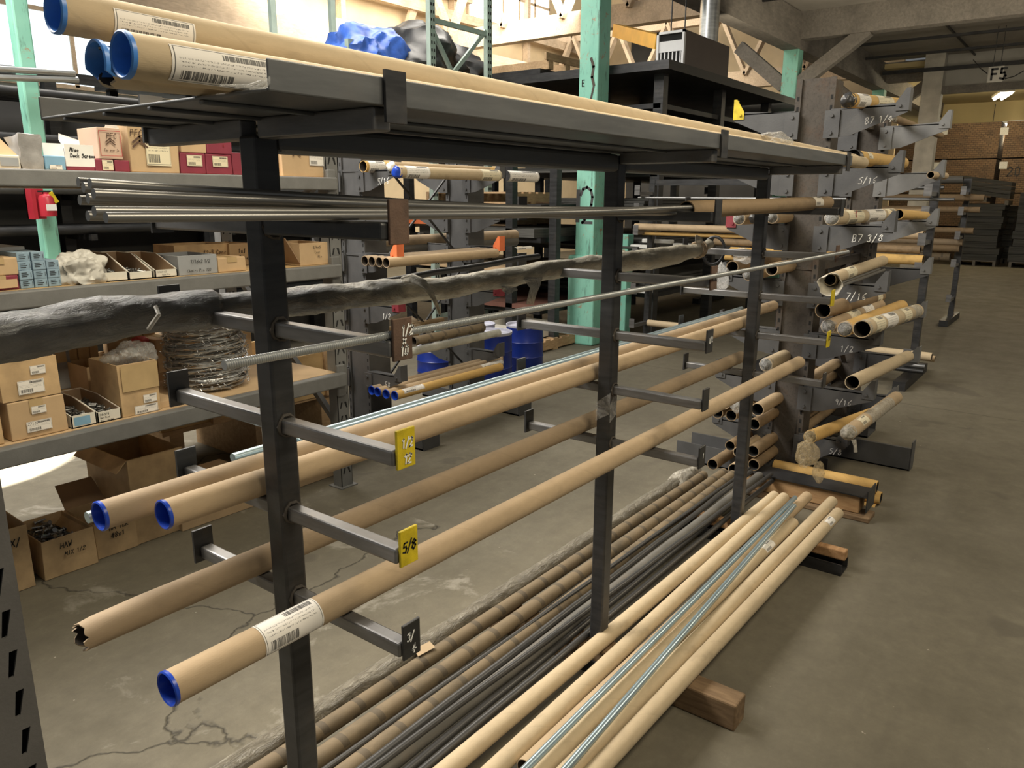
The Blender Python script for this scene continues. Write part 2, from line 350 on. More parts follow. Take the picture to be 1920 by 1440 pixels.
def green_paint():
    t = NT('green_paint'); ob = t.coord('Object'); nz = t.noise(ob, 3, 5); c = t.ramp(nz, (.3, (.20, .50, .39)), (.7, (.28, .60, .47)))
    ch = t.noise(ob, 7, 8, .72, .8); c = t.mix(t.ramp(ch, (.60, 0.), (.64, 1.)), c, (.36, .30, .20))
    g = t.noise(t.mapping(ob, (6, 6, 1.2)), 4, 6, .7); c = t.mix(t.ramp(g, (.56, 0.), (.72, .75)), c, (.05, .055, .045))
    t.set(c, .55); t.bump(ch, .004, .35); return t.m
M['green'] = green_paint()
M['green_rack'] = simple('pale_green_enamel', (.34, .43, .38), .5, 0, .12, 8)
M['orange'] = simple('orange_enamel', (.70, .17, .06), .5, 0, .12, 6)
M['gantry'] = simple('yellow_enamel', (.72, .40, .05), .5, 0, .1, 6)
M['drum'] = simple('blue_drum_paint', (.008, .025, .20), .35, 0, .2, 6)
M['drum_lid'] = simple('drum_lid', (.50, .50, .58), .4, 0, .15, 9)
M['tarp'] = simple('blue_tarp', (.05, .14, .55), .35, 0, .4, 6)
M['bag_black'] = simple('black_plastic_sheet', (.035, .034, .034), .35, 0, .4, 6, .3)
M['extinguisher'] = simple('red_extinguisher', (.38, .025, .04), .3, 0, .1)
def rust():
    t = NT('rusty_column'); ob = t.coord('Object'); a = t.noise(ob, 5, 7, .7); b = t.noise(ob, 60, 4, .8)
    c = t.ramp(a, (.3, (.052, .046, .040)), (.55, (.078, .066, .054)), (.72, (.085, .050, .030))); c = t.mix(t.ramp(b, (.5, 0.), (.7, .8)), c, (.035, .028, .022))
    t.set(c, .75, .2); t.bump(b, .003, .4); return t.m
M['rust'] = rust()
def concrete():
    t = NT('concrete_floor'); ob = t.coord('Object'); sp = t.n('SeparateXYZ', {'Vector': ob})
    big = t.noise(ob, .55, 6, .6); med = t.noise(ob, 3.2, 7, .62); fine = t.noise(ob, 55, 4, .7)
    c = t.ramp(big, (.3, (.128, .112, .078)), (.7, (.172, .152, .108)))
    c = t.mix(t.ramp(med, (.45, 0.), (.75, .5)), c, (.092, .080, .056)); c = t.mix(t.ramp(med, (.25, .3), (.42, 0.)), c, (.215, .195, .145))
    gr = t.noise(ob, 14, 8, .75); c = t.mix(t.ramp(gr, (.42, .0), (.66, .42)), c, (.088, .076, .055)); c = t.mix(t.ramp(gr, (.30, .3), (.42, 0.)), c, (.22, .20, .155))
    c = t.mix(t.math('MULTIPLY', fine, .25), c, (.10, .088, .068))
    # tyre and drag marks running along the aisle
    st = t.noise(t.mapping(ob, (.35, 5, 1)), 2.0, 5, .6); c = t.mix(t.ramp(st, (.55, 0.), (.75, .35)), c, (.095, .082, .062))
    # old oil stains
    oi = t.noise(ob, 1.7, 3, .5, .4); c = t.mix(t.ramp(oi, (.66, 0.), (.68, .55)), c, (.085, .073, .055))
    # pale splashes and chips
    sc = t.noise(ob, 26, 2, .5); c = t.mix(t.ramp(sc, (.76, 0.), (.78, .8)), c, (.40, .36, .29))
    # cracked old slab on the left
    wob = t.n('VectorMath', {0: ob, 1: t.n('VectorMath', {0: t.n('TexNoise', {'Vector': ob, 'Scale': 2.2, 'Detail': 5}).outputs[1], 'Scale': .9}, operation='SCALE').outputs[0]}, operation='ADD').outputs[0]
    vo = t.n('TexVoronoi', {'Vector': wob, 'Scale': .62}, feature='DISTANCE_TO_EDGE', voronoi_dimensions='2D').outputs['Distance']
    lf = t.ramp(t.math('ADD', sp.outputs[1], t.math('MULTIPLY', med, .8)), (0, 0.), (1, 1.))
    lf = t.math('MULTIPLY', t.math('GREATER_THAN', sp.outputs[1], 1.3), t.math('LESS_THAN', sp.outputs[0], 2.6))
    cr = t.math('MULTIPLY', t.ramp(vo, (.0012, 1.), (.0055, 0.)), lf); c = t.mix(t.math('MULTIPLY', cr, .8), c, (.03, .026, .02))
    pale = t.math('MULTIPLY', t.ramp(t.noise(ob, 2.6, 6, .7, .5), (.58, 0.), (.66, .6)), lf); c = t.mix(pale, c, (.30, .275, .225))
    # sawn slab joints
    jx = t.math('ABSOLUTE', t.math('SUBTRACT', sp.outputs[0], t.math('ADD', 6.6, t.math('MULTIPLY', med, .05)))); j = t.ramp(jx, (.004, .6), (.012, 0.)); c = t.mix(j, c, (.05, .042, .03))
    t.set(c, t.ramp(med, (.3, .62), (.7, .85)), 0, .35)
    h = t.math('SUBTRACT', t.math('ADD', t.math('MULTIPLY', med, .6), t.math('MULTIPLY', fine, .25)), t.math('MULTIPLY', cr, 1.2)); t.bump(h, .012, .5); return t.m
M['floor'] = concrete()
M['ceiling'] = simple('ceiling_paint', (.30, .275, .235), .9, 0, .12, 2)
M['cream'] = simple('cream_wall', (.66, .52, .33), .85, 0, .12, 1.6)
M['cream2'] = simple('yellow_wall', (.62, .50, .26), .85, 0, .08, 1.0)
M['fascia'] = simple('grey_painted_board', (.44, .42, .37), .85, 0, .12, 2)
M['haze_wall'] = simple('glare_pale_wall', (.62, .68, .70), .9, 0, .1, 1.5)  # glare at upper left put into the wall colour as pale blue-white
M['dark_wall'] = simple('dark_wall', (.05, .048, .045), .9, 0, .3, 1.2)
M['post_white'] = simple('whitewashed_post', (.52, .49, .42), .8, 0, .2, 4)
def emit(name, col, st):
    t = NT(name); t.set(col, .5); t.put(t.b.inputs['Emission Color'], col); t.put(t.b.inputs['Emission Strength'], st); return t.m
M['lamp'] = emit('lit_tube', (1, .95, .82), 9)
M['sky'] = emit('daylight_glass', (1, .98, .92), 3.2)
M['glare_frosted'] = emit('frosted_glare_glass', (.80, .93, 1), 1.15)  # glow standing in for the lens glare at upper left
M['galv'] = steel('galvanised_sheet', (.50, .51, .50), .35, .2, .05, .85)
M['heater'] = simple('brown_enamel', (.085, .062, .055), .5, 0, .1, 5)
M['louvre'] = simple('white_enamel', (.72, .72, .72), .4, 0, .05)
M['lumber'] = None
def lumber():
    t = NT('stacked_lumber_ends'); ob = t.coord('Object'); v = t.n('SeparateXYZ', {'Vector': ob}); cv = t.n('CombineXYZ', {'X': t.math('ADD', v.outputs[1], v.outputs[0]), 'Y': v.outputs[2]}).outputs[0]
    br = t.n('TexBrick', {'Vector': cv, 'Color1': (.15, .095, .052), 'Color2': (.085, .053, .03), 'Mortar': (.035, .02, .01), 'Scale': 1.0, 'Mortar Size': .006, 'Brick Width': .10, 'Row Height': .05, 'Bias': -.1})
    c = t.mix(t.ramp(t.noise(ob, 6, 5), (.4, 0.), (.7, .5)), br.outputs[0], (.12, .065, .03)); t.set(c, .8); return t.m
M['lumber'] = lumber()
def sheets():
    t = NT('stacked_grey_sheets'); ob = t.coord('Object'); v = t.n('SeparateXYZ', {'Vector': ob})
    nz = t.noise(t.mapping(ob, (.6, .6, 30)), 2, 4, .6); t.set(t.ramp(nz, (.35, (.035, .034, .030)), (.65, (.10, .098, .088))), .7); return t.m
M['sheets'] = sheets()
M['skin_grey'] = None
def wrap_mat():
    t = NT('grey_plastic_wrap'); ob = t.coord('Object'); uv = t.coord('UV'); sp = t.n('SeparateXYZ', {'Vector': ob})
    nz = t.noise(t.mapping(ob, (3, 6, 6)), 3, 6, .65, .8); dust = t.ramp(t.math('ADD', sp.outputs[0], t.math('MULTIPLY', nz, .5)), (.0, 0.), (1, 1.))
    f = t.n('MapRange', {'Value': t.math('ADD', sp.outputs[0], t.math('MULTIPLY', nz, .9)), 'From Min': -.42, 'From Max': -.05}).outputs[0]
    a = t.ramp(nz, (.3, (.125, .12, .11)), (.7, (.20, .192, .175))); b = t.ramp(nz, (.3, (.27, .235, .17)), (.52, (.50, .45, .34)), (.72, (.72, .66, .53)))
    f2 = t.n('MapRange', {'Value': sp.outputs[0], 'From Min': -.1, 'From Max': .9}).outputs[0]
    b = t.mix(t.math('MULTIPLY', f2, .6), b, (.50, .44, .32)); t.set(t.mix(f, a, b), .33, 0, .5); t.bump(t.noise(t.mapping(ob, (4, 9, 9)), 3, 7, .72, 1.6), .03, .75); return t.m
M['wrap'] = wrap_mat()
def fwrap():
    t = NT('dull_crinkled_wrap'); ob = t.coord('Object'); nz = t.noise(t.mapping(ob, (6, 14, 14)), 4, 6, .7, 1.)
    t.set(t.ramp(nz, (.3, (.13, .112, .082)), (.6, (.25, .222, .17)), (.76, (.44, .41, .34))), .32, 0, .6); t.bump(nz, .02, .8); return t.m
M['floor_wrap'] = fwrap()
M['galv_wire'] = steel('galvanised_wire', (.50, .50, .49), .38, .25, .15, .85)
M['red_print'] = M['ink_red']
M['bolt'] = steel('loose_bolts', (.26, .26, .26), .35, .3, .15, .85)
M['bag_pale'] = simple('pale_plastic_bag', (.52, .50, .45), .4, 0, .25, 9, .4)
M['skin_grey'] = simple('grey_plastic_bag', (.30, .29, .28), .4, 0, .3, 14, .4)
M['film_sleeve'] = simple('pale_film_sleeve', (.50, .49, .42), .25, 0, .25, 12, .3)
M['maroon_ply'] = simple('reddish_sheet', (.16, .07, .05), .7, 0, .2, 4)
M['beam_dark2'] = simple('dull_grey_enamel', (.105, .10, .095), .55, 0, .12, 14, .25)
M['rod_dark'] = plainrod('dark_rod', (.215, .21, .20), .33, .65)
M['steel_tray'] = steel('grey_sheet_steel', (.12, .124, .126), .42, .15, dust=.12, metal=.35)
M['bag_pale2'] = simple('off_white_bag', (.56, .52, .43), .45, 0, .3, 14, .4)
M['rod_black'] = plainrod('black_rod', (.085, .082, .078), .34, .5)
# ------------------------------------------------------------------ the setting
bm = newbm(); box(bm, -4, 27, -5, 13, -.06, 0); struct('floor', bm, M['floor'])
CEIL = 4.42
bm = newbm(); box(bm, 7.6, 18.6, -5, 4.3, CEIL, CEIL+.1); struct('ceiling', bm, M['ceiling'])
bm = newbm(); box(bm, 18.6, 26.5, -5, 4.5, 4.26, 4.36); struct('ceiling', bm, M['cream2'])
def wall(name, x0, x1, y0, y1, z0, z1, m):
    b = newbm(); box(b, x0, x1, y0, y1, z0, z1); return struct(name, b, m)
wall('wall_left', -4, 8.4, 13, 13.1, 0, 9, M['haze_wall'])
wall('wall_left_bay', 8.4, 27, 13, 13.1, 0, 9, M['cream'])
wall('wall_end', 21.5, 21.6, 4.5, 13, 0, 9, M['cream'])
wall('wall_far', 26.4, 26.5, -5, 13, 0, 5.5, M['cream2'])
wall('wall_fascia', 18.5, 18.6, -5, 3.2, 3.78, CEIL, M['fascia'])
wall('wall_partition', 18.7, 18.8, 4.5, 10.2, 0, 3.3, M['dark_wall'])
# clerestory windows of the high bay, bright with daylight; the frosted one is added
def window(n, x0, x1, y, z0, z1, nx, nz, glass='sky'):
    b = newbm(); t = .06
    for i in range(nx+1):
        x = x0+(x1-x0)*i/nx; box(b, x-t/2, x+t/2, y-.06, y+.02, z0, z1)
    for k in range(nz+1):
        z = z0+(z1-z0)*k/nz; box(b, x0, x1, y-.06, y+.02, z-t/2, z+t/2)
    fr = struct('window_%d' % n, b, M['truss'])
    b = newbm(); face(b, [(x0, y-.03, z0), (x1, y-.03, z0), (x1, y-.03, z1), (x0, y-.03, z1)]); build('glass', b, M[glass], fr, kind='structure')
window(1, 3.6, 8.2, 12.98, 3.2, 7.4, 4, 4, 'glare_frosted')  # added glowing window where lens glare washes out the upper left
window(2, 15.2, 18.6, 13, 5.7, 8.2, 5, 3)
window(3, 8.9, 10.2, 13, 6.4, 8.4, 2, 2)
# green painted building columns on a six metre grid
def column(X, Y, hw, top, jacket=None, kind_label=None):
    b = newbm(); box(b, X-hw, X+hw, Y-hw, Y+hw, 0, top); o = struct('trim_1', b, M['green']); bevel(o, .012)
    if jacket:
        b = newbm(); box(b, X-jacket[0], X+jacket[0], Y-jacket[0], Y+jacket[0], 0, jacket[1]); j = build('jacket', b, M['green'], o, kind='structure'); bevel(j, .02)
    return o
def bevel(o, wd, seg=2):
    m = o.modifiers.new('bevel', 'BEVEL'); m.width = wd; m.segments = seg; m.limit_method = 'ANGLE'; return o
c1 = column(7.3, 4.5, .115, 6.5, (.17, .98))
c2 = column(13.15, 4.4, .12, 3.92)
c3 = column(18.95, 4.4, .12, 3.95)
c4 = column(2.43, 6.05, .052, 4.4)
c5 = column(7.65, 4.25, .07, 1.2)
# painted number, stencilled letter and scrapes on the near green column
b = newbm()
P0 = Vector((7.3-.1165, 4.5+.09, 1.34))
def stroke(bm, pts, t, n):
    for a, c in zip(pts, pts[1:]):
        a, c = Vector(a), Vector(c); d = (c-a).normalized(); s = Vector(n).cross(d)*(t/2); e = d*(t*.35)
        face(bm, [a-e-s, c+e-s, c+e+s, a-e+s])
xk = 7.3-.1165
stroke(b, [(xk, 4.585, 1.66), (xk, 4.59, 1.35)], .05, (-1, 0, 0))
q = [(4.555, 1.62), (4.53, 1.68), (4.48, 1.70), (4.43, 1.67), (4.41, 1.60), (4.42, 1.52), (4.45, 1.44), (4.50, 1.36), (4.53, 1.33), (4.41, 1.33)]
stroke(b, [(xk, y, z) for y, z in q], .03, (-1, 0, 0))
build('painted_number', b, M['beam_dark'], c1, kind='structure')
b = newbm()
q = [(4.47, 2.98), (4.44, 2.90), (4.455, 2.80), (4.43, 2.72)]
stroke(b, [(xk-.001, y, z) for y, z in q], .03, (-1, 0, 0)); stroke(b, [(xk-.0015, 4.43, 2.72), (xk-.0015, 4.47, 2.55), (xk-.0015, 4.49, 2.42)], .022, (-1, 0, 0))
build('scrape', b, M['rust'], c1, kind='structure')
b = newbm(); write(b, 'E', (xk-.001, 4.575, 2.72), (0, -1, 0), (0, 0, 1), .06, .01); build('stencil', b, M['ink_black'], c1, kind='structure')
# posts, beams and braces under the low ceiling
def timber(name, p, q, wd, h, m=None, up=(0, 0, 1)):
    b = newbm(); beam(b, p, q, wd, h, up); return struct(name, b, m or M['truss_dark'])
timber('trim_2', (7.6, 4.4, CEIL-.28), (26, 4.4, CEIL-.28), .26, .52)
for X in (13.15, 18.95):
    timber('trim_3', (X, -5, CEIL-.2), (X, 4.4, CEIL-.2), .24, .4)
    timber('trim_4', (X, 4.3, 3.35), (X, 3.3, CEIL-.35), .16, .2)
    timber('trim_4', (X, 4.5, 3.35), (X, 5.3, CEIL-.4), .16, .2)
timber('trim_6', (18.35, 3.25, 0), (18.35, 3.25, CEIL), .26, .36, M['post_white'], (0, 1, 0))
timber('trim_7', (18.35, 3.2, 3.72), (18.35, -5, 3.72), .14, .14)
for Y, X0 in ((1.1, 7.6), (2.6, 7.6)):
    timber('trim_8', (X0, Y, CEIL-.05), (26, Y, CEIL-.05), .03, .03, M['steel_black'])
for X in (9.6, 11.3, 15.5, 17.0):
    timber('trim_9', (X, -5, CEIL-.16), (X, 4.3, CEIL-.16), .045, .045, M['steel_black'])
# sprinkler main on hangers in front of the fascia
timber('trim_10', (18.2, -5, 4.12), (18.2, 4.2, 4.12), .07, .07, M['steel_black'])
# roof trusses across the high bay
def truss(X, z, y0, y1, hgt=1.5):
    b = newbm()
    beam(b, (X, y0, z), (X, y1, z), .22, .38); beam(b, (X, y0, z+hgt), (X, y1, z+hgt), .2, .3)
    n = 6
    for i in range(n):
        ya = y0+(y1-y0)*i/n; yb = y0+(y1-y0)*(i+1)/n; ym = (ya+yb)/2
        beam(b, (X-.12, ya, z+.1), (X-.12, ym, z+hgt), .08, .2, (1, 0, 0)); beam(b, (X-.12, ym, z+hgt), (X-.12, yb, z+.1), .08, .2, (1, 0, 0))
    struct('trim_11', b, M['truss'])
truss(13.15, 4.78, 4.5, 13); truss(18.95, 4.35, 4.6, 13); truss(7.3, 5.9, 5, 13)
timber('trim_12', (5.6, 11.3, 4.3), (21, 11.3, 4.3), .2, .62, M['truss'])
timber('trim_12', (5.6, 12.6, 5.6), (21, 12.6, 5.6), .12, .2, M['truss'])
timber('trim_12', (12.2, 12.7, 6.1), (15.0, 12.7, 6.1), .12, .2, M['truss'])
for X in (8.8, 11.2, 14.6, 17.5): timber('trim_13', (X, 12.9, 4.2), (X, 12.9, 9), .12, .16, M['truss'], (0, 1, 0))
# hanging shop sign on two wires
s = thing('hanging_sign', 'small grey sign reading F5 hung on wires below the ceiling', 'sign', tuple(PX(1865, 138, 16)))
a0, a1 = PX(1850, 155, 16), PX(1884, 123, 16); y1, y0 = max(a0.y, a1.y), min(a0.y, a1.y); z0, z1 = min(a0.z, a1.z), max(a0.z, a1.z)
b = newbm(); box(b, 16, 16.02, y0, y1, z0, z1); build('board', b, M['fascia'], s)
b = newbm(); write(b, 'F5', (15.997, y1-.05, z0+(z1-z0)*.17), (0, -1, 0), (0, 0, 1), (z1-z0)*.66, .034, jit=0, gap=.76); build('lettering', b, M['ink_black'], s)
b = newbm()
for y in (y0+.06, y1-.06): sweep(b, [(16.01, y, z1), (16.01, y, CEIL)], .006, 5)
build('wire', b, M['steel_black'], s)
b = newbm(); pts = [PX(1825, 112, 15.9), PX(1838, 128, 15.9), PX(1851, 138, 15.9)]; sweep(b, pts, .008, 5); pts = [PX(1884, 148, 15.9), PX(1902, 143, 15.9), PX(1925, 130, 15.9)]; sweep(b, pts, .008, 5)
single('loose_cable', b, M['steel_black'], 'thin black cable drooping either side of the hanging F5 sign', 'cable', tuple(pts[0]))
# strip lamp in the far room
def strip_lamp(name, p, L, W, label, ang, en=150):
    t = thing(name, label, 'lamp', tuple(p)); d = Vector((math.cos(ang), math.sin(ang), 0)); s = Vector((-d.y, d.x, 0))
    b = newbm(); obox(b, Vector(p)+Vector((0, 0, .05)), d*(L/2), s*(W/2), (0, 0, .03)); build('housing', b, M['louvre'], t)
    for k in (-1, 1):
        b = newbm(); sweep(b, [Vector(p)-d*(L*.48)+s*(k*W*.27), Vector(p)+d*(L*.48)+s*(k*W*.27)], .035, 8); build('tube', b, M['lamp'], t)
    b = newbm()
    for k in (-.4, .4): sweep(b, [Vector(p)+d*(L*k)+Vector((0, 0, .08)), Vector(p)+d*(L*k)+Vector((0, 0, .55))], .008, 5)
    build('hanger', b, M['steel_black'], t)
    l = bpy.data.lights.new('lamp_light', 'POINT'); l.shadow_soft_size = .25; l.energy = en; l.color = (1, .86, .58); o = bpy.data.objects.new('lamp_light', l); C.objects.link(o); o.location = Vector(p)-Vector((0, 0, .35)); o.parent = None
strip_lamp('fluorescent_lamp', PX(1880, 180, 22.0), 1.25, .28, 'lit fluorescent strip hung just below and right of the F5 sign', 0.25)
strip_lamp('fluorescent_lamp', PX(1893, 233, 25.2), 1.1, .26, 'small lit lamp hanging low over the right lumber stack', 1.2, 25)
# ------------------------------------------------------------------ front rack: three posts, five levels of arms on both sides
PXS = [.815, 2.05, 3.315]; PW = .048; YF, YB = 1.172, 1.220
LZ = [1.529, 1.346, 1.163, .988, .809]     # underside of the arms, level by level
AH = .028; TOPZ = 1.737
rack = thing('bar_rack', 'dark steel bar rack of three posts with square arms and a top shelf', 'rack', (2.07, 1.196, 0))
for X in PXS:
    b = newbm(); box(b, X, X+PW, YF, YB, 0, 1.70); o = bevel(build('post', b, M['steel'], rack), .005, 2)
for a, c in ((PXS[0]+PW, PXS[1]), (PXS[1]+PW, PXS[2])):
    b = newbm(); box(b, a, c, YF-.005, YB-.002, 1.672, 1.722); bevel(build('top_beam', b, M['steel_tray'], rack), .012, 3)
for X in PXS:
    # top arms under the shelf, both sides, with stop plates
    b = newbm(); box(b, X+.006, X+.04, .884, YF, 1.694, 1.728); bevel(build('arm', b, M['steel_mid'], rack), .003)
    b = newbm(); box(b, X+.006, X+.04, YB, 1.535, 1.694, 1.728); bevel(build('arm', b, M['steel_mid'], rack), .003)
    b = newbm(); box(b, X+.010, X+.052, .861, .866, 1.705, 1.778); build('stop_plate', b, M['steel'], rack)
    b = newbm(); box(b, X+.0, X+.046, 1.535, 1.541, 1.70, 1.79); build('stop_plate', b, M['steel_mid'], rack)
    # channel foot on the floor
    b = newbm(); x0, x1 = X-.03, X+.075
    ya0, ya1 = (.70, 1.72) if X > 3 else (1.12, 1.27)
    box(b, x0, x1, ya0, ya1, .0, .006); box(b, x0, x0+.006, ya0, ya1, .006, .052); box(b, x1-.006, x1, ya0, ya1, .006, .052)
    build('foot', b, M['steel_black'], rack)
    for z in LZ:
        b = newbm(); P = [Vector((X+.025+.019*math.cos(an), YF-.001, z+.018+.020*math.sin(an))) for an in [j/10*2*PI for j in range(11)]]
        sweep(b, P, lambda i, a: .0042+.0016*math.sin(i*2.3+a), 6, False); build('weld', b, M['rust'], rack, True)
marks = {(0, 1): ('brown_plate', [('1/2', .016, .040), ('x', .018, .026), ('10', .013, .008)], 'ink_white'), (0, 2): ('yellow', [('1/2', .009, .036), ('12', .013, .008)], 'ink_white'),
         (0, 3): ('yellow', [('5/8', .005, .026)], 'ink_black'), (0, 4): ('steel', [('3/', .008, .034), ('4', .019, .008)], 'ink_white'),
         (2, 2): ('yellow', [], None), (2, 3): ('yellow', [('1/2', .009, .03)], 'ink_black'), (1, 1): ('brown_plate', [('1/2', .01, .03)], 'ink_white'), (2, 1): ('brown_plate', [], None),
         (1, 2): ('steel', [('1/2', .01, .03)], 'ink_white'), (1, 3): ('steel', [], None), (1, 4): ('steel', [('1', .02, .03)], 'ink_white')}
for i, X in enumerate(PXS):
    for k, z in enumerate(LZ):
        ax = X+.011 if k else X+.003; aw = .028 if k else .036; az0 = z+.004
        b = newbm(); box(b, ax, ax+aw, .874, YF, az0, az0+AH); bevel(build('arm', b, M['steel_mid'] if k else M['steel'], rack), .004, 2)
        b = newbm(); box(b, ax, ax+aw, YB, 1.536 if k < 4 else 1.50, az0, az0+AH); bevel(build('arm', b, M['steel_mid'], rack), .004, 2)
        col, txt, ink = marks.get((i, k), ('brown_plate' if (i, k) == (0, 0) else 'steel', [], None))
        px0 = X+.016; h = .066 if k else .066
        if (i, k) == (0, 3): h = .064
        b = newbm(); box(b, px0, px0+.042, .868, .8735, z-.002, z+h); pl = bevel(build('end_plate', b, M[col], rack), .001, 1)
        if col == 'yellow': pl['label'] = 'yellow end plate'
        if txt:
            b = newbm()
            for s, dx, dz in txt: write(b, s, (px0+dx, .8672, z-.002+dz), (1, 0, 0), (0, 0, 1), .0155 if (i, k) != (0, 3) else .0175, .0030, .12, .05, .58, Vector((0, -1, 0)))
            build('marking', b, M[ink], pl)
        ye = 1.536 if k < 4 else 1.50
        b = newbm(); box(b, X-.002, X+.044, ye, ye+.006, z-.004, z+.072); build('end_plate', b, M['steel'], rack)
# clear tape stuck on the middle post
b = newbm(); face(b, [(2.0485, 1.17, .93), (2.0485, 1.222, .90), (2.0485, 1.222, .96), (2.0485, 1.17, 1.0)]); face(b, [(2.05, 1.1705, .90), (2.09, 1.1705, .92), (2.085, 1.1705, 1.0), (2.05, 1.1705, .96)]); build('tape', b, M['film'], rack)
# folded sheet tray lying on the top arms
t = thing('shelf_tray', 'long dark steel tray with a folded front lip lying on the rack top', 'shelf', (2.03, 1.2, 1.729))
b = newbm(); box(b, .63, 3.42, .872, 1.532, 1.7285, 1.7335); box(b, .63, 3.42, .868, .872, 1.7285, 1.768); box(b, .63, 3.42, 1.532, 1.536, 1.7285, 1.768)
for k in range(4): box(b, .63, 3.42, 1.02+k*.14, 1.03+k*.14, 1.722, 1.7285)
bevel(build('sheet', b, M['steel_tray'], t), .002)
b = newbm()
for k in range(3):
    p = [Vector((.630-.002*k, .866, 1.745-.004*k)), Vector((.628-.006*k, .864, 1.738)), Vector((.622-.012*k, .865, 1.731)), Vector((.600-.02*k, .866, 1.7275))]; sweep(b, p, .0016, 5)
build('torn_edge_film', b, M['film'], t)
# ------------------------------------------------------------------ things lying on the rack
def label_patch(parent, p, q, r, s0, s1, a0, a1, mat='label', name='label', up=None, n=14):
    """sticker curved round a tube; s along the axis from p (m), a = angle range in degrees, 0 = towards -Y side horizontal, 90 = top"""
    p, q = Vector(p), Vector(q); d = (q-p).normalized(); out = Vector((d.y, -d.x, 0)).normalized(); z = out.cross(d) if out.cross(d).z > 0 else d.cross(out)
    b = newbm(); L = b.loops.layers.uv.verify(); rr = r+.0007; rows = []
    for i in range(n+1):
        a = math.radians(a0+(a1-a0)*i/n); o = out*(math.cos(a)*rr)+z*(math.sin(a)*rr); rows.append((b.verts.new(p+d*s0+o), b.verts.new(p+d*s1+o)))
    for i in range(n):
        f = b.faces.new((rows[i][0], rows[i][1], rows[i+1][1], rows[i+1][0]))
        for l, uv in zip(f.loops, ((0, i/n), (1, i/n), (1, (i+1)/n), (0, (i+1)/n))): l[L].uv = uv
    return build(name, b, M[mat], parent, True)
def plug(parent, p, d, r, mat='cap', name='end_cap', deep=.02, lip=.004, torn=False):
    """moulded plastic plug: a lipped cup pushed into the tube end"""
    p, d = Vector(p), Vector(d).normalized(); b = newbm(); ro, ri = r+.0012, r-.004
    prof = [(.003, ro-.0002), (-lip*.6, ro), (-lip, r-.001), (-lip*.6, r-.0028), (deep, ri-.0025)]
    rings = []; _, s, u = frame(d); n = 28
    for x, rr in prof: rings.append([b.verts.new(p+d*x+s*(math.cos(2*PI*k/n)*rr)+u*(math.sin(2*PI*k/n)*rr)) for k in range(n)])
    for a, c in zip(rings, rings[1:]):
        for k in range(n):
            if torn and 17 <= k <= 24: continue
            b.faces.new((a[k], a[(k+1) % n], c[(k+1) % n], c[k]))
    if torn:
        for rg in rings:
            for k in (16, 17, 25): rg[k].co += d*(.006+.004*(k % 2))
        b.faces.new([rings[-1][(25+j) % n] for j in range(21)])
    else: b.faces.new(rings[-1])
    return build(name, b, M[mat], parent, True, angle=35)
def tube(name, label, cat, p, q, r, mat='kraft', inside='tube_in', group=None, caps=(None, None), labels=(), seg=24, ripped=False, wall=.003):
    p, q = Vector(p), Vector(q); d = (q-p).normalized(); c = (p+q)/2; c.z -= r
    multi = any(caps) or labels
    b = newbm(); hollow(b, p, q, r, wall, 24, 0, 1, seg=seg)
    if ripped:
        for v in b.verts:
            s = (v.co-p).dot(d)
            if s < .16:
                f = 1-s/.16; ax = p+d*s; o = v.co-ax
                v.co += Vector((0, 0, -1))*max(0, o.z)*.22*f*f+o*noise.noise(ax*30+o.normalized()*1.2)*.16*f
                if s < .002: v.co += d*(.022*noise.noise(o.normalized()*2.3+Vector((7, 3, 1)))+.012)
    if not multi: return single(name, b, [M[mat], M[inside]], label, cat, tuple(c), group, True)
    t = thing(name, label, cat, tuple(c), group); build('tube', b, [M[mat], M[inside]], t, True)
    if caps[0]: plug(t, p, d, r, caps[0], torn=ripped)
    if caps[1]: plug(t, q, -d, r, caps[1])
    for s0, s1, a0, a1, m in labels: label_patch(t, p, q, r, s0, s1, a0, a1, m)
    return t
# three tubes on top of the tray
r0 = .0265
zt = TOPZ-.003+r0
tube('cardboard_tube', 'front paper tube on the rack top, pale blue cap and white barcode label', 'tube', (.492, .953, zt), (3.95, .955, zt), r0, 'kraft_pale', caps=('cap_pale', None), labels=[(.045, .20, -62, 38, 'label')])
p1 = PY(105, 18, 1.115); p1.z = 1.835
tube('cardboard_tube', 'uppermost paper tube on the rack top, running its full length', 'tube', PY(104, 20, 1.08), PY(1600, 300, .985), .0265, 'kraft_pale', caps=('cap_pale', None), labels=[(.06, .17, -50, 25, 'label')])
tube('cardboard_tube', 'torn paper tube under the top tube, its blue plug split open', 'tube', (.50, 1.035, zt), (3.7, 1.02, zt), r0, 'kraft_pale', caps=('cap_pale', None), ripped=True)
# clear bag caught on the far end of the top tubes
def crumple(bm, c, sx, sy, sz, amp=.3, fr=6., sub=4, seed=0, flat=None):
    r = bmesh.ops.create_icosphere(bm, subdivisions=sub, radius=1)
    for v in r['verts']:
        n = v.co.normalized(); w1 = noise.noise_vector(n*fr*.3+Vector((seed, seed*.7, 0)))
        rid = 1-2*abs(noise.noise(n*fr*.33+w1*.8+Vector((0, seed, 2)))); k = 1+amp*.8*noise.noise(n*fr*.26+Vector((seed, 0, 0)))+amp*.38*(rid-.5)+amp*.10*noise.noise(n*fr*1.1+Vector((0, 0, seed)))
        p = Vector((n.x*sx*k, n.y*sy*k, n.z*sz*k))
        if flat is not None and p.z < flat: p.z = flat+(p.z-flat)*.05
        v.co = p+Vector(c)
    return r['verts']
b = newbm(); c = PY(1458, 262, .975); crumple(b, c, .11, .035, .026, .5, 5, 4, 3); single('plastic_bag', b, M['film'], 'crumpled clear plastic bag caught on the far end of the top tubes', 'bag', tuple(c), None, True)
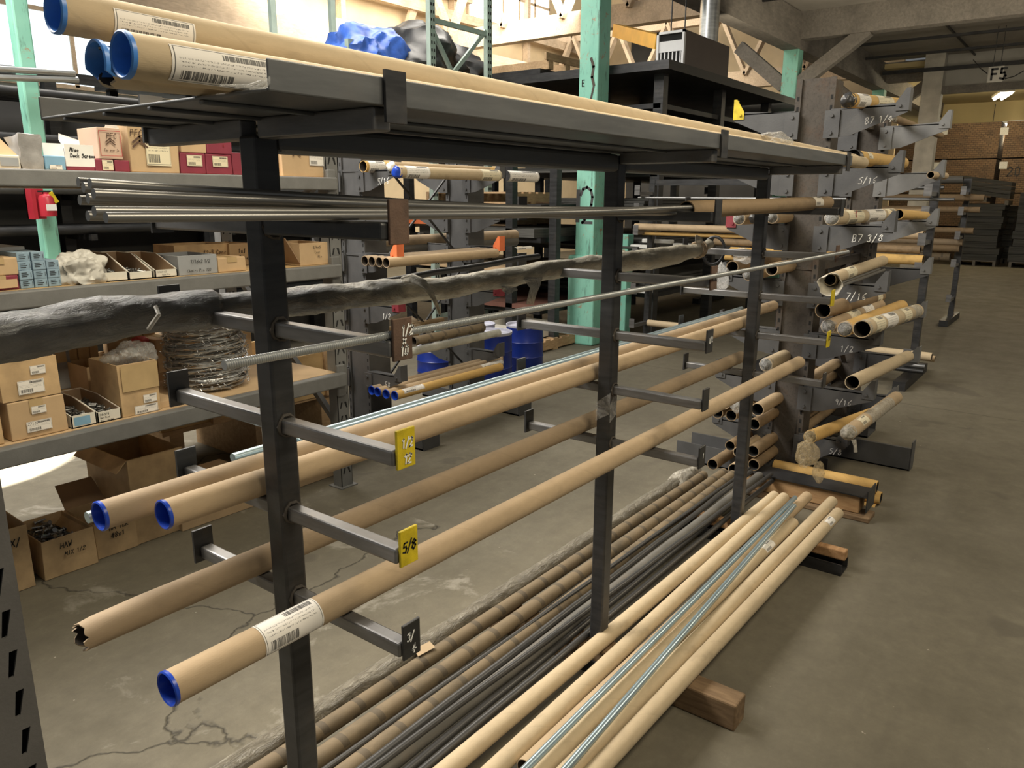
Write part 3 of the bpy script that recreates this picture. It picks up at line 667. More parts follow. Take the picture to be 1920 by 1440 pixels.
# first level: bundle of dark rods on the right hand arms, running into a paper tube
zr = LZ[0]+.004+AH
ends = [(150, 370, .0), (160, 382, .01), (172, 375, .02), (152, 396, .02), (168, 399, .03), (178, 386, .0), (166, 416, .0), (178, 408, .02), (180, 426, .0), (202, 440, 0)]
pos = [(1.098, 4.2), (1.07, 3.6), (1.035, 4.0), (1.085, 2.2), (1.045, 2.4), (1.012, 2.9), (1.02, .55), (1.06, .6), (.985, 1.1), (.955, .5)]
r = .0066
tubeP, tubeQ = PY(1287, 394, .985), PY(1552, 380, .985)
for i, ((u, v, dx), (y, lv)) in enumerate(zip(ends, pos)):
    z0 = zr+r*(1+lv*1.75); p = Vector((PY(u, v, y).x, y, z0)); q = tubeP+Vector((.12+.02*i, ((i % 4)-1.5)*.010, ((i//4)-1)*.011))
    L = ['uppermost dark rod of the bundle in the near end', 'second dark rod from the top of the bundle', 'dark rod just below the top of the bundle, stepped back', 'dark rod at the left of the bundle end, half way down', 'dark rod in the middle of the bundle end', 'dark rod at the front of the bundle, third from the top',
         'dark rod low at the left of the bundle', 'short set dark rod low in the bundle middle', 'second lowest dark rod at the front of the bundle', 'lowest front dark rod of the bundle, its end set back'][i]
    b = newbm(); sweep(b, [p+(q-p)*(k/12)-Vector((0, 0, .008*math.sin(PI*k/12))) for k in range(13)], r, 14)
    single('steel_rod', b, M['rod_dark'], L, 'rod', tuple((p+q)/2), 'dark rods bundled on the upper arms', True)
tube('cardboard_tube', 'brown paper tube holding the far ends of the dark rod bundle', 'tube', tubeP, tubeQ, .0265, 'kraft_old', 'tube_in', labels=[((tubeQ-tubeP).length-.26, (tubeQ-tubeP).length-.15, -20, 80, 'label_dirty')])
# second level right: one zinc threaded rod
p, q = PZ(420, 685, LZ[1]+.004+AH+.0068), PZ(1590, 472, LZ[1]+.004+AH+.0068)
b = newbm(); sweep(b, [p+(q-p)*(k/30) for k in range(31)], .0066, 16)
single('threaded_rod', b, M['rod_zinc'], 'single shiny zinc threaded rod lying alone on the second arms', 'rod', tuple((p+q)/2), None, True)
# second level left: long bundle wrapped in torn plastic
cl = [(-40, 640, 50), (60, 625, 50), (150, 608, 46), (250, 592, 41), (330, 583, 39), (395, 580, 36), (400, 583, 30), (430, 577, 28), (500, 571, 28), (560, 565, 29), (620, 558, 27), (690, 551, 26), (760, 546, 24), (812, 541, 23), (830, 541, 21), (900, 528, 21), (960, 520, 19), (1010, 509, 19), (1060, 503, 18), (1100, 497, 17), (1150, 492, 18), (1200, 488, 21), (1250, 481, 20), (1290, 473, 15), (1308, 468, 11), (1318, 464, 8), (1330, 458, 10)]
pts = []; rad = []
for u, v, rp in cl:
    P = PY(u, v, 1.40); dd = (P-CAMP).dot(FW); pts.append(P); rad.append(rp*dd/FPX*.97)
PP = []; RR = []
for i in range(len(pts)-1):
    n = max(2, int((pts[i+1]-pts[i]).length/.012))
    for k in range(n): f = k/n; PP.append(pts[i].lerp(pts[i+1], f)); RR.append(rad[i]*(1-f)+rad[i+1]*f)
PP.append(pts[-1]); RR.append(rad[-1])
def wr(i, a):
    p = PP[i]; s = p.x*9; c = noise.noise(Vector((s, math.cos(a)*1.1, math.sin(a)*1.1))); f = abs(noise.noise(Vector((s*2.3+a*1.2, math.cos(a)*2, math.sin(a)*2))))
    return RR[i]*(1+.13*c-.16*f+.05*math.sin(a*2+s*3))
t = thing('wrapped_bundle', 'long bar bundle in torn grey plastic wrap on the left second arms', 'bundle', (1.9, 1.40, 1.378))
b = newbm(); sweep(b, PP, wr, 28); build('plastic_wrap', b, M['wrap'], t, True, angle=180)
def ribbon(bm, pts, wd, nrm=(0, -1, 0), th=.0012):
    pts = [Vector(p) for p in pts]; prev = None
    for i, p in enumerate(pts):
        d = pts[min(i+1, len(pts)-1)]-pts[max(i-1, 0)]; s = d.normalized().cross(Vector(nrm)).normalized(); w_ = wd[i] if isinstance(wd, (list, tuple)) else wd
        cur = (bm.verts.new(p-s*w_/2), bm.verts.new(p+s*w_/2))
        if prev: bm.faces.new((prev[0], prev[1], cur[1], cur[0]))
        prev = cur
def flap(name, uv, Y, mat, wd=None):
    b = newbm(); vs = [PY(u, v, Y+dy) for u, v, dy in uv]; n = len(vs)//2; prev = None
    for i in range(n):
        a, c = vs[i], vs[len(vs)-1-i]; row = [b.verts.new(a.lerp(c, k/5)+Vector((0, .006*noise.noise(a*30+Vector((k, 0, 0))), 0))) for k in range(6)]
        if prev:
            for k in range(5): b.faces.new((prev[k], prev[k+1], row[k+1], row[k]))
        prev = row
    o = build(name, b, M[mat], t, True); m = o.modifiers.new('solid', 'SOLIDIFY'); m.thickness = .001; return o
flap('loose_flap', [(752, 520, 0), (775, 513, -.02), (797, 524, -.04), (812, 545, -.05), (822, 572, -.04), (826, 590, -.03), (822, 590, -.03), (808, 560, -.05), (792, 540, -.05), (775, 532, -.03), (765, 530, -.02), (750, 526, 0)], 1.37, 'wrap')
flap('loose_flap', [(985, 520, 0), (1018, 520, 0), (1012, 535, -.01), (1004, 552, -.01), (1000, 572, -.01), (986, 570, -.01), (990, 552, -.01), (994, 540, -.01), (988, 530, 0), (982, 524, 0)], 1.37, 'film_dirty')
flap('loose_flap', [(940, 536, 0), (966, 538, 0), (970, 544, -.01), (952, 552, -.01), (944, 546, 0), (940, 540, 0)], 1.37, 'film_dirty')
flap('loose_flap', [(1306, 440, 0), (1316, 446, -.01), (1320, 462, -.01), (1310, 464, -.01), (1304, 452, 0), (1303, 442, 0)], 1.39, 'film_dirty')
b = newbm()
ring = []
for k in range(3):
    c = PY(1306+k*3, 469-k, 1.40)
    sweep(b, [c+Vector((.003*math.sin(a*3), math.cos(a)*.034, math.sin(a)*.034)) for a in [2*PI*j/20 for j in range(21)]], .004, 6)
build('tie_cord', b, M['kraft_dusty'], t, True)
b = newbm(); sweep(b, [PY(292, 575, 1.34)+Vector((0, 0, 0)), PY(298, 590, 1.325), PY(286, 606, 1.33), PY(278, 618, 1.335)], .004, 6); build('tape_strip', b, M['label'] if 0 else M['film_dirty'], t, True)
b = newbm(); p, q = PY(540, 557, 1.50), PY(1010, 480, 1.50); sweep(b, [p.lerp(q, k/8)+Vector((0, 0, .002*math.sin(k*2))) for k in range(9)], .009, 10)
single('black_bar', b, M['steel_black'], 'thin black bar lying behind the plastic wrapped bundle', 'bar', tuple(p.lerp(q, .5)), None, True)
# third level right is empty; fourth level left: two capped tubes and bright rods
z4 = LZ[3]+.004+AH
def onz(u, v, z): return PZ(u, v, z)
rt = .0265
pa, qa = onz(190, 981, z4+rt), onz(1448, 599, z4+rt)
pb, qb = onz(308, 966, z4+rt), onz(1402, 628, z4+rt)
ya = (pa.y+qa.y)/2; yb = (pb.y+qb.y)/2
print('L4 tubes', pa, qa, pb, qb)
ya = 1.345; yb = 1.262
tube('cardboard_tube', 'blue capped paper tube on the fourth left arms, the one further left', 'tube', (PY(190, 981, ya).x, ya, z4+rt), (PY(1448, 599, ya).x, ya, z4+rt), rt, 'kraft_dusty', caps=('cap', None))
tube('cardboard_tube', 'blue capped paper tube on the fourth left arms, against the posts', 'tube', (PY(308, 966, yb).x, yb, z4+rt), (3.45, yb, z4+rt), rt, 'kraft', caps=('cap', None))
rr = .011
for i, (u0, v0, u1, v1, y, dz, L) in enumerate([(437, 864, 1390, 588, 1.475, 0, 'bright zinc rod furthest left beside the two capped tubes'), (560, 834, 1388, 587, 1.448, 0, 'bright zinc rod, second from the left beside the capped tubes'), (300, 905, 1378, 593, 1.421, 0, 'bright zinc rod nearest to the left capped tube'), (162, 961, 1376, 594, 1.394, 0, 'bright zinc rod whose tip peeks out behind the left blue cap')]):
    p = PY(u0, v0, y); q = PY(u1, v1, y); p.z = q.z = z4+rr
    b = newbm(); sweep(b, [p.lerp(q, k/20) for k in range(21)], rr, 14); single('steel_rod', b, M['rod_blue'], L, 'rod', tuple(p.lerp(q, .5)), 'bright rods on the fourth left arms', True)
# fifth level: torn dusty tube on the left, labelled tube on the right
z5 = LZ[4]+.004+AH
yc = 1.29
tube('cardboard_tube', 'dusty paper tube on the lowest left arms with a crushed torn end', 'tube', (PY(140, 1213, yc).x, yc, z5+.0275), (PY(1388, 684, yc).x, yc, z5+.0275), .0275, 'kraft_dusty', 'tube_in', ripped=True, seg=80)
yd = 1.035
tube('cardboard_tube', 'blue capped paper tube on the lowest right arms with a big white label', 'tube', (PY(307, 1212, yd).x, yd, z5+.0275), (PY(1498, 681, yd).x, yd, z5+.0275), .0275, 'kraft', caps=('cap', None), labels=[(.155, .275, -38, 112, 'label')])
# ------------------------------------------------------------------ bars and tubes lying on blocks between the rack's feet
def floor_line(u0, v0, u1, v1, z): return PZ(u0, v0, z), PZ(u1, v1, z)
def ext(p, q, x0):   # extend the near end back to x0
    d = (q-p); return p+d*((x0-p.x)/d.x)
ZB = .098
# timber blocks
def block(name, x0, x1, y0, y1, z0, z1, mat, label):
    b = newbm(); box(b, x0, x1, y0, y1, z0, z1); o = single(name, b, M[mat], label, 'timber', ((x0+x1)/2, (y0+y1)/2, z0)); bevel(o, .006)
    return o
a = PZ(1375, 1360, 0)
block('timber_block', 2.035, 2.118, .685, 1.72, .0, .092, 'wood_old', 'dark weathered timber block under the near end of the floor tubes')
block('timber_block', 3.33, 3.375, .70, 1.70, .0525, .098, 'wood', 'orange timber block in the steel channel foot of the far post')
block('timber_block', .805, .87, .72, 1.70, .0525, .098, 'wood_old', 'timber block in the channel foot of the near post, outside the view') if 0 else None
X0 = .62
def ftube(L, n0, n1, f, r, mat, group=None, lbl=(), z=None, kind='cardboard_tube', seg=30):
    zc = (z if z is not None else ZB+r); p = PZ(*n0, zc); q = PZ(*f, zc); p = ext(p, q, X0) if n1 is None else PZ(*n1, zc)
    return tube(kind, L, 'tube', p, q, r, mat, 'tube_in', group, labels=lbl, seg=seg)
T = 'kraft_pale'
ftube('outermost paper tube on the floor blocks, label at its far end', (1240, 1315), None, (1571, 962), .027, T, lbl=[(2.86, 2.94, 20, 100, 'label')])
ftube('unlabelled paper tube second in from the aisle edge on the floor blocks', (1240, 1267), None, (1560, 940), .027, T)
ftube('shorter paper tube under the two bright rods, white label near its end', (1240, 1222), None, (1487, 980), .0255, T, lbl=[(2.42, 2.52, 20, 110, 'label')])
ftube('paper tube on the floor blocks left of the bright rods', (930, 1440), None, (1470, 933), .027, T)
ftube('paper tube on the floor blocks next to the black bars', (842, 1440), None, (1452, 930), .027, T)
p = PZ(1513, 931, ZB+.027); q = PZ(1400, 1040, ZB+.027); q = ext(q, p, 1.4)
tube('cardboard_tube', 'paper tube running beneath the crossing bright rods', 'tube', q, p, .027, 'kraft')
for (n0, f, z, L) in (((987, 1440), (1491, 933), .172, 'bright zinc rod lying on top of the floor tubes, left of two'), ((1063, 1440), (1489, 948), .172, 'bright zinc rod lying on top of the floor tubes, right of two')):
    p = PZ(*n0, z); q = PZ(*f, z); p = ext(p, q, X0+.1); b = newbm(); sweep(b, [p.lerp(q, k/20) for k in range(21)], .0115, 16); single('steel_rod', b, M['rod_blue'], L, 'rod', tuple(p.lerp(q, .5)), None, True)
# strapped, dusty stock at the left
def fbar(L, n0, f, r, mat, kind, cat, group=None, z=None, n=16):
    zc = z if z is not None else ZB+r; p = PZ(*n0, zc); q = PZ(*f, zc); p = ext(p, q, X0); b = newbm(); sweep(b, [p.lerp(q, k/24)+Vector((0, 0, .0015*math.sin(k*1.3))) for k in range(25)], r, n)
    return single(kind, b, M[mat], L, cat, tuple(p.lerp(q, .5)), group, True)
ftube('strapped brown paper tube beside the plastic wrapped bundle on the floor', (600, 1371), None, (1319, 891), .0255, 'kraft_band')
ftube('strapped brown paper tube, second from the floor bundle, with pale dusty stripes', (600, 1420), None, (1357, 886), .0255, 'kraft_band')
ftube('strapped brown paper tube between two thin dark rods', (882, 1267), None, (1374, 890), .0255, 'kraft_band', z=ZB+.0255)
fbar('thin dark rod resting between the second and third strapped tubes', (612, 1440), (1405, 878), .0085, 'rod_black', 'steel_rod', 'rod', z=.146)
fbar('dark rod on the floor blocks right of the strapped tubes', (680, 1440), (1408, 884), .0125, 'rod_black', 'steel_rod', 'rod', z=.142)
fbar('dusty grey bar on the floor blocks between dark rods', (721, 1440), (1424, 892), .024, 'rod_dusty', 'steel_bar', 'bar')
fbar('black rod second from the pale floor tubes', (768, 1440), (1434, 893), .0125, 'rod_black', 'steel_rod', 'rod')
fbar('black rod closest to the pale floor tubes', (797, 1440), (1449, 900), .0125, 'rod_black', 'steel_rod', 'rod')
fbar('dark rod just left of the dusty bar, poking out furthest', (700, 1440), (1446, 889), .0105, 'rod_black', 'steel_rod', 'rod', z=.150)
# bundle in dull plastic lying furthest left
p, q = PZ(600, 1335, .13), PZ(1300, 884, .13); p = ext(p, q, .72); PP = [p.lerp(q, k/150) for k in range(151)]
def fr(i, a):
    s = PP[i].x*7; f = noise.noise(Vector((s*1.5+a, math.cos(a)*2, math.sin(a)*2))); g = abs(noise.noise(Vector((s*4-a*1.5, math.cos(a)*3, math.sin(a)*3))))
    return .033*(1+.16*f-.22*g+.25*max(0, noise.noise(Vector((s*.25, 3, 1)))))
t = thing('wrapped_bundle', 'bar bundle in dull crinkled plastic lying furthest left on the floor blocks', 'bundle', (2.2, 1.63, .097))
b = newbm(); sweep(b, PP, fr, 24); build('plastic_wrap', b, M['floor_wrap'], t, True, angle=180)
b = newbm(); c = q.lerp(p, .04); crumple(b, c, .16, .05, .045, .45, 5, 4, 9); build('loose_film', b, M['film_dirty'], t, True)
b = newbm(); c = PZ(800, 1213, .17); 
face(b, [c+Vector((-.04, .0, -.014)), c+Vector((.03, -.01, -.012)), c+Vector((.035, .02, -.004)), c+Vector((-.03, .03, -.006))]); build('paper_scrap', b, M['kraft'], t)
# ------------------------------------------------------------------ rusty double sided cantilever rack further along the aisle
CZ = [2.035, 1.745, 1.455, 1.155, .877, .582, .300]
crack = thing('cantilever_rack', 'rusty double sided cantilever rack with chalk marked arms behind the bar rack', 'rack', (4.9, 1.305, 0))
def ccolumn(root, X, yl, yr, top, mat, slotmat='slot', dx=.2):
    b = newbm(); box(b, X, X+dx, yr+.022, yl-.022, 0, top)
    for z in (.05, .62, 1.22, 1.75):
        if z < top: box(b, X-.006, X, yr+.03, yl-.03, z, z+.014)
    build('column', b, M[mat], root)
    for y0, y1 in ((yr, yr+.03), (yl-.03, yl)):
        b = newbm(); box(b, X-.012, X-.002, y0, y1, 0, top); z = .06
        while z < top-.06: box(b, X-.0128, X-.0115, y0+.009, y0+.020, z, z+.022, 1); z += .0508
        build('slotted_strip', b, [M[mat], M[slotmat]], root)
def carm(root, X, y0, y1, z, mat, stop, txt=None, ink='ink_dim', size=.042, root_h=.135, t=.006, stopmat=None):
    s = 1 if y1 > y0 else -1; ty = y1
    b = newbm(); prism(b, [(X-.02, y0, z), (X-.02, ty, z+.022), (X-.02, ty, z-.028), (X-.02, y0+s*.10, z-root_h+.008), (X-.02, y0, z-root_h)], (-t, 0, 0))
    box(b, X-.026, X+.03, min(y0, ty), max(y0, ty), z+.002, z+.008)
    # root flange wrapped round the column edge, with bolts
    box(b, X-.035, X-.026, min(y0-s*.025, y0+s*.05), max(y0-s*.025, y0+s*.05), z-root_h, z)
    for zz in (z-.025, z-root_h+.025):
        sweep(b, [(X-.035, y0+s*.01, zz), (X-.043, y0+s*.01, zz)], .010, 6)
    a = build('arm', b, M[mat], root)
    b = newbm(); prism(b, [(X-.028, ty, z-.02), (X-.028, ty, z+.085), (X-.028, ty-s*.012, z+.085), (X-.028, ty-s*.055, z+.02), (X-.028, ty-s*.055, z-.02)], (-.004, 0, 0)); box(b, X-.032, X+.03, min(ty, ty+s*.005), max(ty, ty+s*.005), z-.02, z+.085)
    sweep(b, [(X-.032, ty-s*.035, z+.003), (X-.04, ty-s*.035, z+.003)], .008, 6)
    st = build('stop_plate', b, M[stopmat or stop], a)
    if txt:
        b = newbm(); L = sum(1 if c != ' ' else .73 for c in txt)*size*.75
        write(b, txt, (X-.0272, y0-.17+.0 if s < 0 else y0+.1, z-.075), (0, -1, .05), (0, 0, 1), size, .0036, .12, .06, .72, Vector((-1, 0, 0))); build('marking', b, M[ink], a)
txts = ['B7 1/4', '5/16', 'B7 3/8', '7/16', '1/2', '9/16', '5/8']
for X, main in ((4.3, True), (5.5, False)):
    ccolumn(crack, X, 1.405, 1.205, 2.2, 'rust')
    for k, z in enumerate(CZ):
        ln = .855 if k < 6 else .96
        carm(crack, X, 1.215, ln, z, 'beam_grey' if not main and k < 3 else 'beam_dark', 'beam_dark' if main else 'beam_grey', txts[k] if main else None, 'ink_white' if k in (2, 3) else 'ink_dim', .036 if k in (2, 3) else .031)
        carm(crack, X, 1.395, 1.725, z, 'beam_dark', 'beam_dark', None, stopmat={0: 'yellow', 2: 'red_paint'}.get(k) if main else None)
    b = newbm(); box(b, X-.03, X+.2, 1.1, 1.95, .0, .012); box(b, X-.03, X-.02, 1.1, 1.95, .0, .12); box(b, X+.19, X+.2, 1.1, 1.95, 0, .12); build('base_leg', b, M['beam_dark'], crack)
for pa, pc, wd, hh in [((4.5, 1.3, .5), (5.5, 1.3, 1.5), .03, .006), ((4.5, 1.31, 1.5), (5.5, 1.31, .5), .03, .006)]+[((4.5, 1.305, z), (5.5, 1.305, z), .05, .05) for z in (.35, 1.22, 2.05)]:
    b = newbm(); beam(b, pa, pc, wd, hh); build('brace', b, M['rust'], crack)
b = newbm(); box(b, 4.93, 4.95, .74, 1.25, 0, .14); box(b, 4.93, 5.02, .74, 1.25, 0, .008); box(b, 4.93, 5.02, .735, .742, 0, .18); build('base_leg', b, M['beam_dark'], crack)
def ctube(L, u, v, X, uf, vf, r, mat, inside='tube_in', foil=None, lbl=(), dirty=True, cat='tube', wall=.004, name='cardboard_tube'):
    p = PX(u, v, X); q = PY(uf, vf, p.y) if uf else p+Vector((1.6, 0, 0))
    if q.x < p.x+.4 or q.x > p.x+4: q = p+Vector((1.5, 0, 0))
    d = (q-p).normalized(); c = p.lerp(q, .5); c.z -= r
    if not foil and not lbl:
        b = newbm(); hollow(b, p, q, r, wall, 18, 0, 1, seg=6, depth=.3); return single(name, b, [M[mat], M[inside]], L, cat, tuple(c), None, True)
    t = thing(name, L, cat, tuple(c))
    b = newbm(); hollow(b, p, q, r, wall, 18, 0, 1, seg=6, depth=.3); build('tube', b, [M[mat], M[inside]], t, True)
    if foil:
        b = newbm(); c2 = p+d*.012; vs = crumple(b, (0, 0, 0), .05, r*1.0, r*1.0, .16, 6, 4, u)
        for w_ in vs: w_.co = c2+Vector((w_.co.x, w_.co.y, w_.co.z))
        build('end_film', b, M[foil], t, True)
    ln = (q-p).length
    for s0, s1, a0, a1, m in lbl: label_patch(t, p, q, r, s0, min(s1, ln), a0, a1, m)
    return t
ctube('black bag ended tube covered in labels on the top right rusty rack arm', 1590, 188, 4.02, 1690, 196, .034, 'kraft_yellow', foil='bag_black', lbl=[(.08, .3, -60, 80, 'label'), (.45, .8, -60, 80, 'label_cream')])
ctube('small capped tube on the second column top arm of the rusty rack', 1676, 222, 5.2, 0, 0, .022, 'kraft_old', foil='film_dirty')
t = ctube('paper tube with a black end cap on the 5/16 arm', 1606, 296, 4.0, 1692, 306, .034, 'kraft_yellow', lbl=[(.10, .18, 0, 60, 'label_cream')])
p = PX(1606, 296, 4.0); plug(t, p+Vector((-.02, 0, 0)), (1, 0, 0), .035, 'cap_black', 'end_cap', .03, .05)
ctube('purple ended tube poking past the second column 5/16 arm', 1745, 328, 5.3, 1772, 330, .022, 'kraft')
ctube('foil ended tube with red marked labels on the B7 3/8 arm', 1560, 409, 4.03, 1672, 402, .036, 'kraft_pale', foil='film', lbl=[(.18, .5, -70, 80, 'label_cream'), (.6, 1.0, -70, 80, 'label'), (1.05, 1.3, -70, 80, 'label_cream')])
p = PX(1560, 409, 4.03); b = newbm(); write(b, 'X', p+Vector((.30, -.037, .0)), (1, 0, 0), (0, 0, 1), .03, .008); 
single('red_sticker', b, M['ink_red'], 'small red printed sticker on the foil ended tube', 'sticker', tuple(p+Vector((.31, -.037, .01))))
ctube('tan tube behind the foil ended tube, lying on the second column 3/8 arm', 1685, 402, 5.1, 1735, 405, .03, 'kraft_yellow')
t = ctube('paper tube with torn white bag round its end on the 7/16 arm', 1556, 524, 3.95, 1655, 489, .031, 'kraft_pale', lbl=[(.22, .40, -40, 90, 'label_cream')])
p = PX(1556, 524, 3.95); b = newbm(); P = [p+Vector((.05-.022*k, -.004*k, -.0045*k)) for k in range(6)]
sweep(b, P, lambda i, a: [.0325, .034, .036, .044, .052, .056][i]*(1+.16*noise.noise(Vector((math.cos(a)*1.6, math.sin(a)*1.6, i*.4)))*(i/3)), 28, False)
o = build('torn_bag', b, M['bag_pale2'], t, True, angle=180); m_ = o.modifiers.new('solid', 'SOLIDIFY'); m_.thickness = .0015
for k in range(3):
    p = PX(1560+k*9, 532+k*2, 4.0); q = PY(1640+k*9, 502+k*2, p.y); b = newbm(); sweep(b, [p, q], .0075, 8)
    single('steel_rod', b, M['rod_dark'], ['thin dark rod nearest the torn bag tube on the 7/16 arm', 'middle of three thin dark rods on the 7/16 arm', 'outer thin dark rod on the 7/16 arm, closest to the aisle'][k], 'rod', tuple(p.lerp(q, .5)), None, True)
ctube('dark brown open tube lying on top of three others on the 1/2 arm', 1543, 582, 3.92, 1648, 556, .039, 'kraft_old', lbl=[(1.0, 1.12, -60, 90, 'label_cream')])
ctube('labelled tube with crinkled film in its end at the back of the 1/2 arm', 1553, 612, 3.97, 1648, 572, .037, 'kraft', foil='film', lbl=[(.3, .5, -30, 90, 'label_cream'), (.6, .8, -30, 90, 'label')])
ctube('middle tube on the 1/2 arm with a twist of white film in its mouth', 1584, 617, 3.93, 1690, 574, .038, 'kraft_yellow', foil='film')
ctube('front tube on the 1/2 arm, cream labels all along, grey taped rim', 1616, 617, 3.88, 1718, 583, .042, 'kraft_pale', lbl=[(.0, .04, -180, 180, 'film_dirty'), (.12, .32, -80, 95, 'label_cream'), (.36, .62, -80, 95, 'label'), (.8, 1.0, -80, 95, 'label_cream'), (1.1, 1.3, -80, 95, 'film_dirty')])
ctube('single pale open tube lying askew over the 9/16 arm', 1598, 717, 3.95, 1702, 668, .036, 'kraft_pale', 'tube_in')
t = ctube('old brown tube with film bursting from its end on the lowest marked arm', 1519, 819, 3.93, 1632, 775, .034, 'kraft_yellow', foil='film_tan')
p = PX(1514, 850, 3.88); b = newbm(); crumple(b, p, .045, .055, .075, .32, 5, 4, 11); build('hanging_film', b, M['film_tan'], t, True)
p = PX(1535, 885, 3.88); b = newbm(); crumple(b, p, .02, .03, .055, .3, 5, 4, 13); build('hanging_film', b, M['film_tan'], t, True)
t = ctube('plastic wrapped brown tube on the lowest marked arm, nearest the aisle', 1590, 812, 3.93, 1680, 745, .037, 'kraft', foil='film_dirty', lbl=[(.16, .30, 20, 95, 'label_cream'), (.35, .9, -90, 100, 'film_dirty')])
p = PX(1600, 832, 3.9); b = newbm(); sweep(b, [p+Vector((0, 0, .02)), p+Vector((.0, -.01, -.01)), p+Vector((0, -.015, -.04))], [.012, .008, .009], 8); build('film_tail', b, M['film_dirty'], t, True)
# left hand side of the rusty rack
for L, u, v, X, r, m, fo in [('foil ended tube on the left 3/8 arm furthest out', 1386, 410, 4.0, .033, 'kraft', 'film'), ('black ended tube on the left 3/8 arm between two foil ends', 1415, 408, 4.02, .031, 'kraft_old', 'bag_black'), ('foil ended tube on the left 3/8 arm next to the column', 1448, 408, 4.05, .031, 'kraft', 'film'),
    ('open brown tube on the left 7/16 arm with film draped over it', 1373, 501, 3.95, .034, 'kraft_old', None), ('film wrapped tube end on the left 7/16 arm beside the open brown tube', 1404, 515, 3.98, .033, 'kraft', 'film'), ('tan tube on the left 7/16 arm close to the column', 1447, 505, 4.0, .033, 'kraft', None),
    ('film wrapped tube end seen past the far post of the bar rack', 1436, 684, 4.0, .036, 'kraft_pale', 'film')]:
    ctube(L, u, v, X, 0, 0, r, m, foil=fo)
lows = [('upper left of the black mouthed tubes on the low left arm', 1358, 757, .032), ('left black mouthed tube on the low left arm', 1345, 774, .033), ('middle black mouthed tube on the low left arm', 1371, 779, .033), ('pale edged tube near the column on the low left arm', 1420, 768, .036), ('black mouthed tube nearest the column on the low left arm', 1414, 796, .033),
        ('upper brown tube end above the floor stack behind the far post', 1369, 836, .03), ('dark tube end in the floor stack beneath the upper brown one', 1384, 848, .03), ('dark tube end nearest the rusty column at floor level', 1412, 846, .034), ('pale edged tube end at the left of the floor stack', 1336, 871, .033), ('pale edged tube end at the front of the floor stack', 1376, 880, .033), ('dark tube end low beside the rusty column base', 1413, 872, .033)]
for i, (L, u, v, r) in enumerate(lows):
    ctube(L, u, v, 3.98+.01*(i % 3), 0, 0, r, 'kraft_old' if i % 3 else 'kraft', 'slot')
b = newbm(); c = PX(1372, 762, 3.96); crumple(b, c+Vector((0, -.02, .01)), .03, .03, .04, .5, 5, 3, 21); single('film_scrap', b, M['film'], 'scrap of clear film between the black mouthed tubes', 'scrap', tuple(c), None, True)
b = newbm(); c = PX(1395, 480, 3.92); crumple(b, c, .04, .06, .035, .5, 5, 3, 22); crumple(b, c+Vector((0, .11, -.12)), .02, .035, .07, .5, 5, 3, 23); single('film_scrap', b, M['film'], 'torn clear film hanging below the black hoop beside the left 7/16 arm', 'scrap', tuple(c), None, True)
# black steel hoop hung on the left arms
t = thing('steel_hoop', 'black steel hoop hanging at the tied end of the plastic wrapped bundle', 'hoop', tuple(PX(1338, 470, 3.40)))
c = PX(1338, 470, 3.40); b = newbm(); sweep(b, [c+Vector((.01*math.sin(a), math.cos(a)*.052, math.sin(a)*.062)) for a in [2*PI*k/28 for k in range(29)]], .007, 8); build('ring', b, M['steel_black'], t, True)
b = newbm(); 
for k in range(9): a = -.8+k*.2; d = Vector((0, math.cos(a)*.052, math.sin(a)*.062)); sweep(b, [c+d*.82, c+d*1.0], .003, 5)
build('teeth', b, M['steel_black'], t)
# timber and tubes at the foot of the rusty column
p = PZ(1450, 906, .125); q = PZ(1618, 930, .125)
block('timber_block', 3.98, 4.10, .80, 1.42, .03, .125, 'timber', 'long timber block under the angle iron at the rusty rack foot')
block('timber_plank', 3.95, 4.08, .74, 1.40, 0, .028, 'wood_old', 'thin plank on the floor under the long timber block')
b = newbm(); box(b, 3.96, 4.12, .765, 1.42, .1265, .1325); box(b, 3.96, 4.12, .759, .765, .05, .165); single('angle_iron', b, M['steel'], 'dark angle iron with an upturned end lying over the long timber block', 'angle iron', (4.04, 1.1, .126))
for k, (u, v) in enumerate([(1645, 913), (1652, 934), (1641, 957)]):
    p = PX(u, v, 4.22+.03*(k % 2)); q = p+Vector((0, .55, 0)); b = newbm(); hollow(b, p, q, .034, .004, 16, 0, 1, 4, .1)
    single('cardboard_tube', b, [M['kraft_yellow'], M['slot']], ['top short tube of the small stack behind the angle iron', 'middle short tube of the small stack behind the angle iron', 'bottom short tube of the small stack behind the angle iron'][k], 'tube', tuple(p), None, True)
# ------------------------------------------------------------------ bar racks set across the aisle behind
def crossrack(name, label, X, ys, top, levels, arm=.32):
    t = thing(name, label, 'rack', (X, sum(ys)/len(ys), 0))
    for y in ys:
        b = newbm(); box(b, X, X+.06, y-.03, y+.03, 0, top); build('post', b, M['steel'], t)
        b = newbm(); box(b, X-.5, X+.5, y-.05, y+.05, 0, .08); build('foot', b, M['steel_black'], t)
        for z in levels:
            b = newbm(); box(b, X-arm, X, y-.018, y+.018, z, z+.035); box(b, X-arm-.006, X-arm, y-.03, y+.03, z, z+.10); build('arm', b, M['steel_mid'], t)
    b = newbm(); box(b, X+.005, X+.055, min(ys), max(ys), top-.06, top); build('top_beam', b, M['steel'], t)
    return t
LC1 = [.24, .62, .98, 1.22, 1.44, 1.62]
crossrack('bar_rack', 'dark bar rack standing crosswise behind the rusty cantilever rack', 7.55, [1.22, 2.45, 3.9], 1.78, LC1)
crossrack('bar_rack', 'furthest dark bar rack standing crosswise before the pallet stacks', 11.6, [1.5, 3.2, 4.9], 1.85, [.3, .75, 1.1, 1.4, 1.65], .35)
